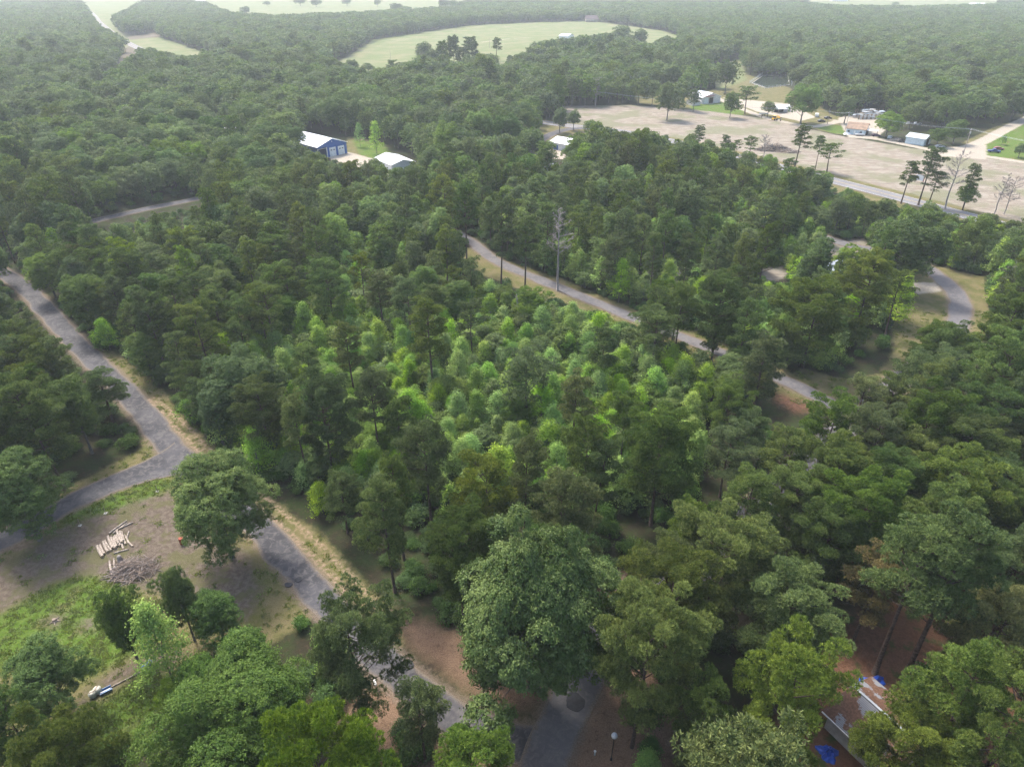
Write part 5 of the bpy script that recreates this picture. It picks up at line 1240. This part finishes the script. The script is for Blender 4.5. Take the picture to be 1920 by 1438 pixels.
# ---- sign board by the highway
x, y = G(1722, 342); root = empty('sign_board', (x, y, 0), -.5); tag(root, 'white board with a dark frame standing by the highway pines', 'sign board')
win(root, 'panel', (0, 0, 1.9), (3.2, .12, 2.4), P_WHITE); win(root, 'frame', (1.75, 0, 1.7), (.3, .5, 2.9), W_RUST)
for s in (-1.3, 1.3): win(root, 'post', (s, .12, 1.5), (.14, .14, 3.0), W_WOOD)

# ---- pond inside its fence
pq = [G(*p) for p in ((1412, 157), (1432, 143), (1476, 143), (1478, 160), (1436, 165))]
mb = MB(); mb.prism([tuple(p) for p in pq], 'z', .1, .5, W_WATER); tag(mb.build('pond_water'), kind='structure')
cx, cy2 = np.mean(pq, 0); q2 = [((p[0]-cx)*1.06+cx, (p[1]-cy2)*1.06+cy2) for p in pq]; mb = MB()
for i in range(len(q2)): mb.tube([(*q2[i], .35), (*q2[(i+1) % len(q2)], .35)], .22, W_CONC, 6)
tag(mb.build('pond_kerb'), kind='structure')
root = empty('pond_fence', (cx, cy2, 0)); tag(root, 'wire fence on grey posts round the square pond', 'fence'); q3 = [((p[0]-cx)*1.2, (p[1]-cy2)*1.2) for p in pq]; mb = MB(); wb = MB()
for i in range(len(q3)):
    a, b_ = np.array(q3[i]), np.array(q3[(i+1) % len(q3)]); n = int(np.linalg.norm(b_-a)/4)
    for k in range(n): p = a+(b_-a)*k/n; pb = MB(); pb.tube([(*p, 0), (*p, 2.2)], .09, W_GREY, 5); pb.build('post', root)
    for z in (.7, 1.4, 2.1): wb.tube([(*a, z), (*b_, z)], .035, W_GREY, 3)
wb.build('wire', root)

# ---- brush heap in the sandy field
def sticks(name, label, px, py, rx, ry, h, n, seed, mat, ln, rad, kind=None, cat='brush pile', leaf=False):
    rr = np.random.default_rng(seed); mb = MB()
    for i in range(n):
        a = rr.uniform(0, 6.28); r = rr.uniform(0, 1)**.6; c = np.array([rx*r*math.cos(a), ry*r*math.sin(a), h*(1-r*r)*rr.uniform(.2, 1)+.08]); th = rr.normal()*.7+.6; l = ln*rr.uniform(.4, 1.3)
        d = np.array([math.cos(th), math.sin(th), rr.normal()*.12]); m = c+rr.normal(size=3)*.06*l
        p0 = c-d*l/2; p2 = c+d*l/2; p0[2] = max(.05, p0[2]); p2[2] = max(.05, p2[2]); mb.tube([p0, m, p2], [rad*rr.uniform(.6, 1.2), rad*.8, rad*.35], mat[i % len(mat)], 5)
        if i % 2 == 0: e = m+unit(rr.normal(size=3)+(d*1.2))*l*.4; e[2] = max(.05, e[2]); mb.tube([m, e], [rad*.6, rad*.2], mat[i % len(mat)], 4)
    x, y = G(px, py); return tag(mb.build(name, None, (x, y, 0)), label, cat, None, kind)
sticks('brush_heap', 'dark heap of cleared brush on the sandy field', 1450, 282, 9, 3.5, 3.2, 260, 3, [W_STICK, W_BLACK, W_STICK], 3.5, .12)
sticks('debris_heap', 'tan heap of broken timber beside the dark brush heap', 1480, 286, 6, 2.5, 1.5, 90, 4, [W_LOG, W_STICK], 3.0, .12)

# ---- yard with logs, brush and buckets
LOGS = [((193, 1045), (183, 1025), .24), ((196, 1040), (188, 1023), .2), ((203, 1036), (194, 1017), .22), ((209, 1033), (197, 1014), .17), ((212, 1029), (203, 1007), .22), ((217, 1029), (209, 1009), .22), ((219, 1026), (214, 1008), .2), ((226, 1024), (216, 1005), .2),
        ((223, 1022), (221, 999), .17), ((230, 1020), (220, 997), .22), ((232, 1017), (226, 999), .19), ((236, 1021), (229, 998), .16), ((245, 1021), (234, 1003), .12), ((249, 1025), (242, 997), .13), ((232, 1030), (229, 1020), .16),
        ((214, 1038), (242, 1030), .12), ((205, 1001), (238, 977), .14), ((212, 1001), (239, 981), .13), ((222, 993), (250, 980), .12), ((211, 1078), (206, 1053), .17), ((213, 1074), (221, 1065), .12), ((216, 1067), (214, 1048), .12), ((261, 1086), (270, 1073), .16)]
LL = ['log at the left end of the row', 'second log from the left in the row', 'third log from the left in the row', 'thin grey log, fourth in the row', 'grey log, fifth in the row', 'sixth log of the row', 'seventh log of the row', 'eighth log of the row', 'short log on top of the row', 'long pale log lying across the row',
      'log behind the long pale one', 'tan log near the right end of the row', 'thin slanting log at the right of the row', 'bent thin log right of the row', 'short log sticking out under the row', 'single log lying in front of the row', 'longest pole-like log above the row', 'thin pole beside the longest one', 'crossed thin pole at the upper right', 'upright-lying pale log left of the brush pile', 'short log crossing the pale one', 'grey stick log by the brush pile', 'pale log at the right foot of the brush pile']
for i, ((x1, y1), (x2, y2), r) in enumerate(LOGS):
    p = np.array([*G(x1, y1), r]); q = np.array([*G(x2, y2), r]); z = r+(.18 if i in (8, 9, 10) else 0); m = (p+q)/2; ln = np.linalg.norm(q-p); mb = MB(); h = ln/2; bend = (.12 if i == 13 else .02)*ln
    mb.tube([(-h, 0, 0), (-h*.3, bend, .01), (h*.3, bend, -.01), (h, 0, 0)], [r*1.05, r, r*.97, r*.88], W_LOG, 10)
    root = empty('log', (m[0], m[1], z), math.atan2(q[1]-p[1], q[0]-p[0])); tag(root, LL[i], 'log', 'cut logs in the yard'); mb.build('bark', root)
    for s, rr_ in ((-1, r*1.03), (1, r*.86)): e = MB(); e.prism([(rr_*.92*math.cos(t), rr_*.92*math.sin(t)) for t in np.linspace(0, 6.28, 11)[:-1]], 'x', s*h-.01, s*h+.01, W_LOGE); e.build('cut_end', root)
sticks('brush_pile', 'tangled pile of cut grey branches beside the row of logs', 252, 1070, 3.6, 2.4, 1.2, 300, 6, [W_STICK, W_STICK, M_DEAD], 2.8, .05)
x, y = G(226, 1051); mb = MB(); mb.lathe([(.5, 0), (.42, .25), (.38, .6), (.30, 1.0), (.12, 1.15)], M_DEAD, 9); tag(mb.build('root_stump', None, (x, y, 0)), 'pale upturned stump between the logs and the brush pile', 'stump')
x, y = G(103, 1164); mb = MB(); mb.lathe([(.42, 0), (.30, .2), (.26, .42)], W_STICK, 9); [mb.tube([(0, 0, .15), (math.cos(a)*.8, math.sin(a)*.8, .02)], [.14, .04], W_STICK, 5) for a in (0, 1.3, 2.6, 4, 5.2)]; tag(mb.build('tree_stump', None, (x, y, 0)), 'dark stump in a bare patch on the green lawn', 'stump')
for (px, py, rr_, ll, a) in ((184, 1297, .52, 'larger round cream tub at the edge of the lawn', 1.5), (175, 1305, .46, 'smaller round cream tub left of the larger one', .5)):
    x, y = G(px, py); root = empty('round_tub', (x, y, 0), a); tag(root, ll, 'tub', 'cream tubs on the lawn')
    mb = MB(); mb.lathe([(rr_*.8, 0), (rr_, .35), (rr_*.98, .62), (rr_*.7, .8), (rr_*.3, .86)], W_CREAM, 18); mb.build('shell', root); win(root, 'slot', (0, 0, .84), (rr_*1.3, .14, .08), W_STICK)
x, y = G(199, 1296); root = empty('feed_trough', (x, y, 0), .65); root.scale = (.78, .78, .78); tag(root, 'blue trough with a pale strip beside the cream tubs', 'trough'); mb = MB(); mb.prism([(-.35, 0), (.35, 0), (.5, .5), (.42, .5), (.3, .08), (-.3, .08), (-.42, .5), (-.5, .5)], 'x', -.9, .9, W_NAVY)
mb.build('trough', root); win(root, 'strip', (0, -.2, .53), (1.5, .12, .04), P_GREY)
x, y = G(278, 1252); root = empty('storage_box', (x, y, 0), .7); tag(root, 'blue box half under the bright pointed yard tree', 'box'); win(root, 'body', (0, 0, .4), (1.3, .8, .8), W_NAVY); win(root, 'lid', (0, 0, .85), (1.4, .9, .1), W_NAVY)
x, y = G(342, 1019); root = empty('burn_barrel', (x, y, 0)); tag(root, 'rusty red barrel left of the lone round verge tree', 'barrel'); mb = MB(); mb.lathe([(.36, 0), (.38, .3), (.36, .6), (.38, .9), (.36, 1.2), (.30, 1.22)], W_RUST, 14); mb.build('drum', root); win(root, 'board', (.5, 0, .5), (.1, .7, 1.0), W_BLACK)
for px, py, ll in ((295, 921, 'thin dark stake in the grass by the junction'), (198, 962, 'thin stake beside the branch road'), (150, 985, 'thin stake left of the log row')):
    x, y = G(px, py); mb = MB(); mb.tube([(0, 0, 0), (.05, 0, 1.5)], [.06, .05], W_WOOD, 6); mb.box((0, 0, .02), (.5, .5, .06), W_CONC); tag(mb.build('stake', None, (x, y, 0)), ll, 'stake', 'stakes in the yard')
# border plank between lawn and soil
a, b_ = np.array(G(206, 1290)), np.array(G(272, 1256)); mb = MB(); mb.tube([(*a, .08), (*((a+b_)/2+.1), .08), (*b_, .08)], .09, W_LOG, 6); tag(mb.build('edging_timber'), 'pale timber edging between the lawn and the bare soil', 'edging')
# lamp post and marker
x, y, H, _ = size_from_px(1146, 1424, 1382, 10); root = empty('lamp_post', (x, y, 0)); tag(root, 'round globe lamp on a thin black post by the lower road', 'lamp post')
mb = MB(); mb.lathe([(.16, 0), (.14, .3), (.06, .4), (.05, H)], W_BLACK, 10); mb.build('post', root)
mb = MB(); mb.lathe([(.12, H), (.32, H+.12), (.38, H+.34), (.30, H+.55), (.1, H+.66)], W_GLOBE, 16); gl = mb.build('globe', root, smooth=True); mb = MB(); mb.lathe([(.25, H+.60), (.22, H+.68), (.04, H+.76)], W_GREY, 12); mb.build('cap', gl)
x, y = G(1115, 1415); root = empty('marker_post', (x, y, 0)); tag(root, 'short white-topped marker post left of the globe lamp', 'marker post'); mb = MB(); mb.tube([(0, 0, 0), (0, 0, .7)], .09, W_GREY, 8); mb.build('post', root); mb = MB(); mb.lathe([(.12, .68), (.16, .8), (.08, .92)], W_WHITE, 10); mb.build('cap', root)
x, y = G(705, 1290); root = empty('mailbox', (x, y, 0), .4); tag(root, 'white mailbox on a post beside the road under the wide pine', 'mailbox'); win(root, 'post', (0, 0, .5), (.1, .1, 1.0), W_WOOD); mb = MB(); mb.prism([(-.15, 1.0), (.15, 1.0), (.15, 1.2), (.1, 1.3), (-.1, 1.3), (-.15, 1.2)], 'y', -.4, .4, P_WHITE); mb.build('box', root)

# ================================================================== HAZE
mh = bpy.data.materials.new('air'); mh.use_nodes = True; nt = mh.node_tree; nt.nodes.remove(nt.nodes['Principled BSDF'])
pv = nd(nt, 'ShaderNodeVolumePrincipled'); pv.inputs['Color'].default_value = (.88, .94, 1, 1); pv.inputs['Density'].default_value = 0.00017; pv.inputs['Anisotropy'].default_value = .2
nt.links.new(pv.outputs[0], nt.nodes['Material Output'].inputs['Volume'])
mb = MB(); mb.box((0, 2600, 41), (13000, 5900, 84), mh); hz = mb.build('haze'); tag(hz, kind='stuff')
print('objects', len(scene.objects))
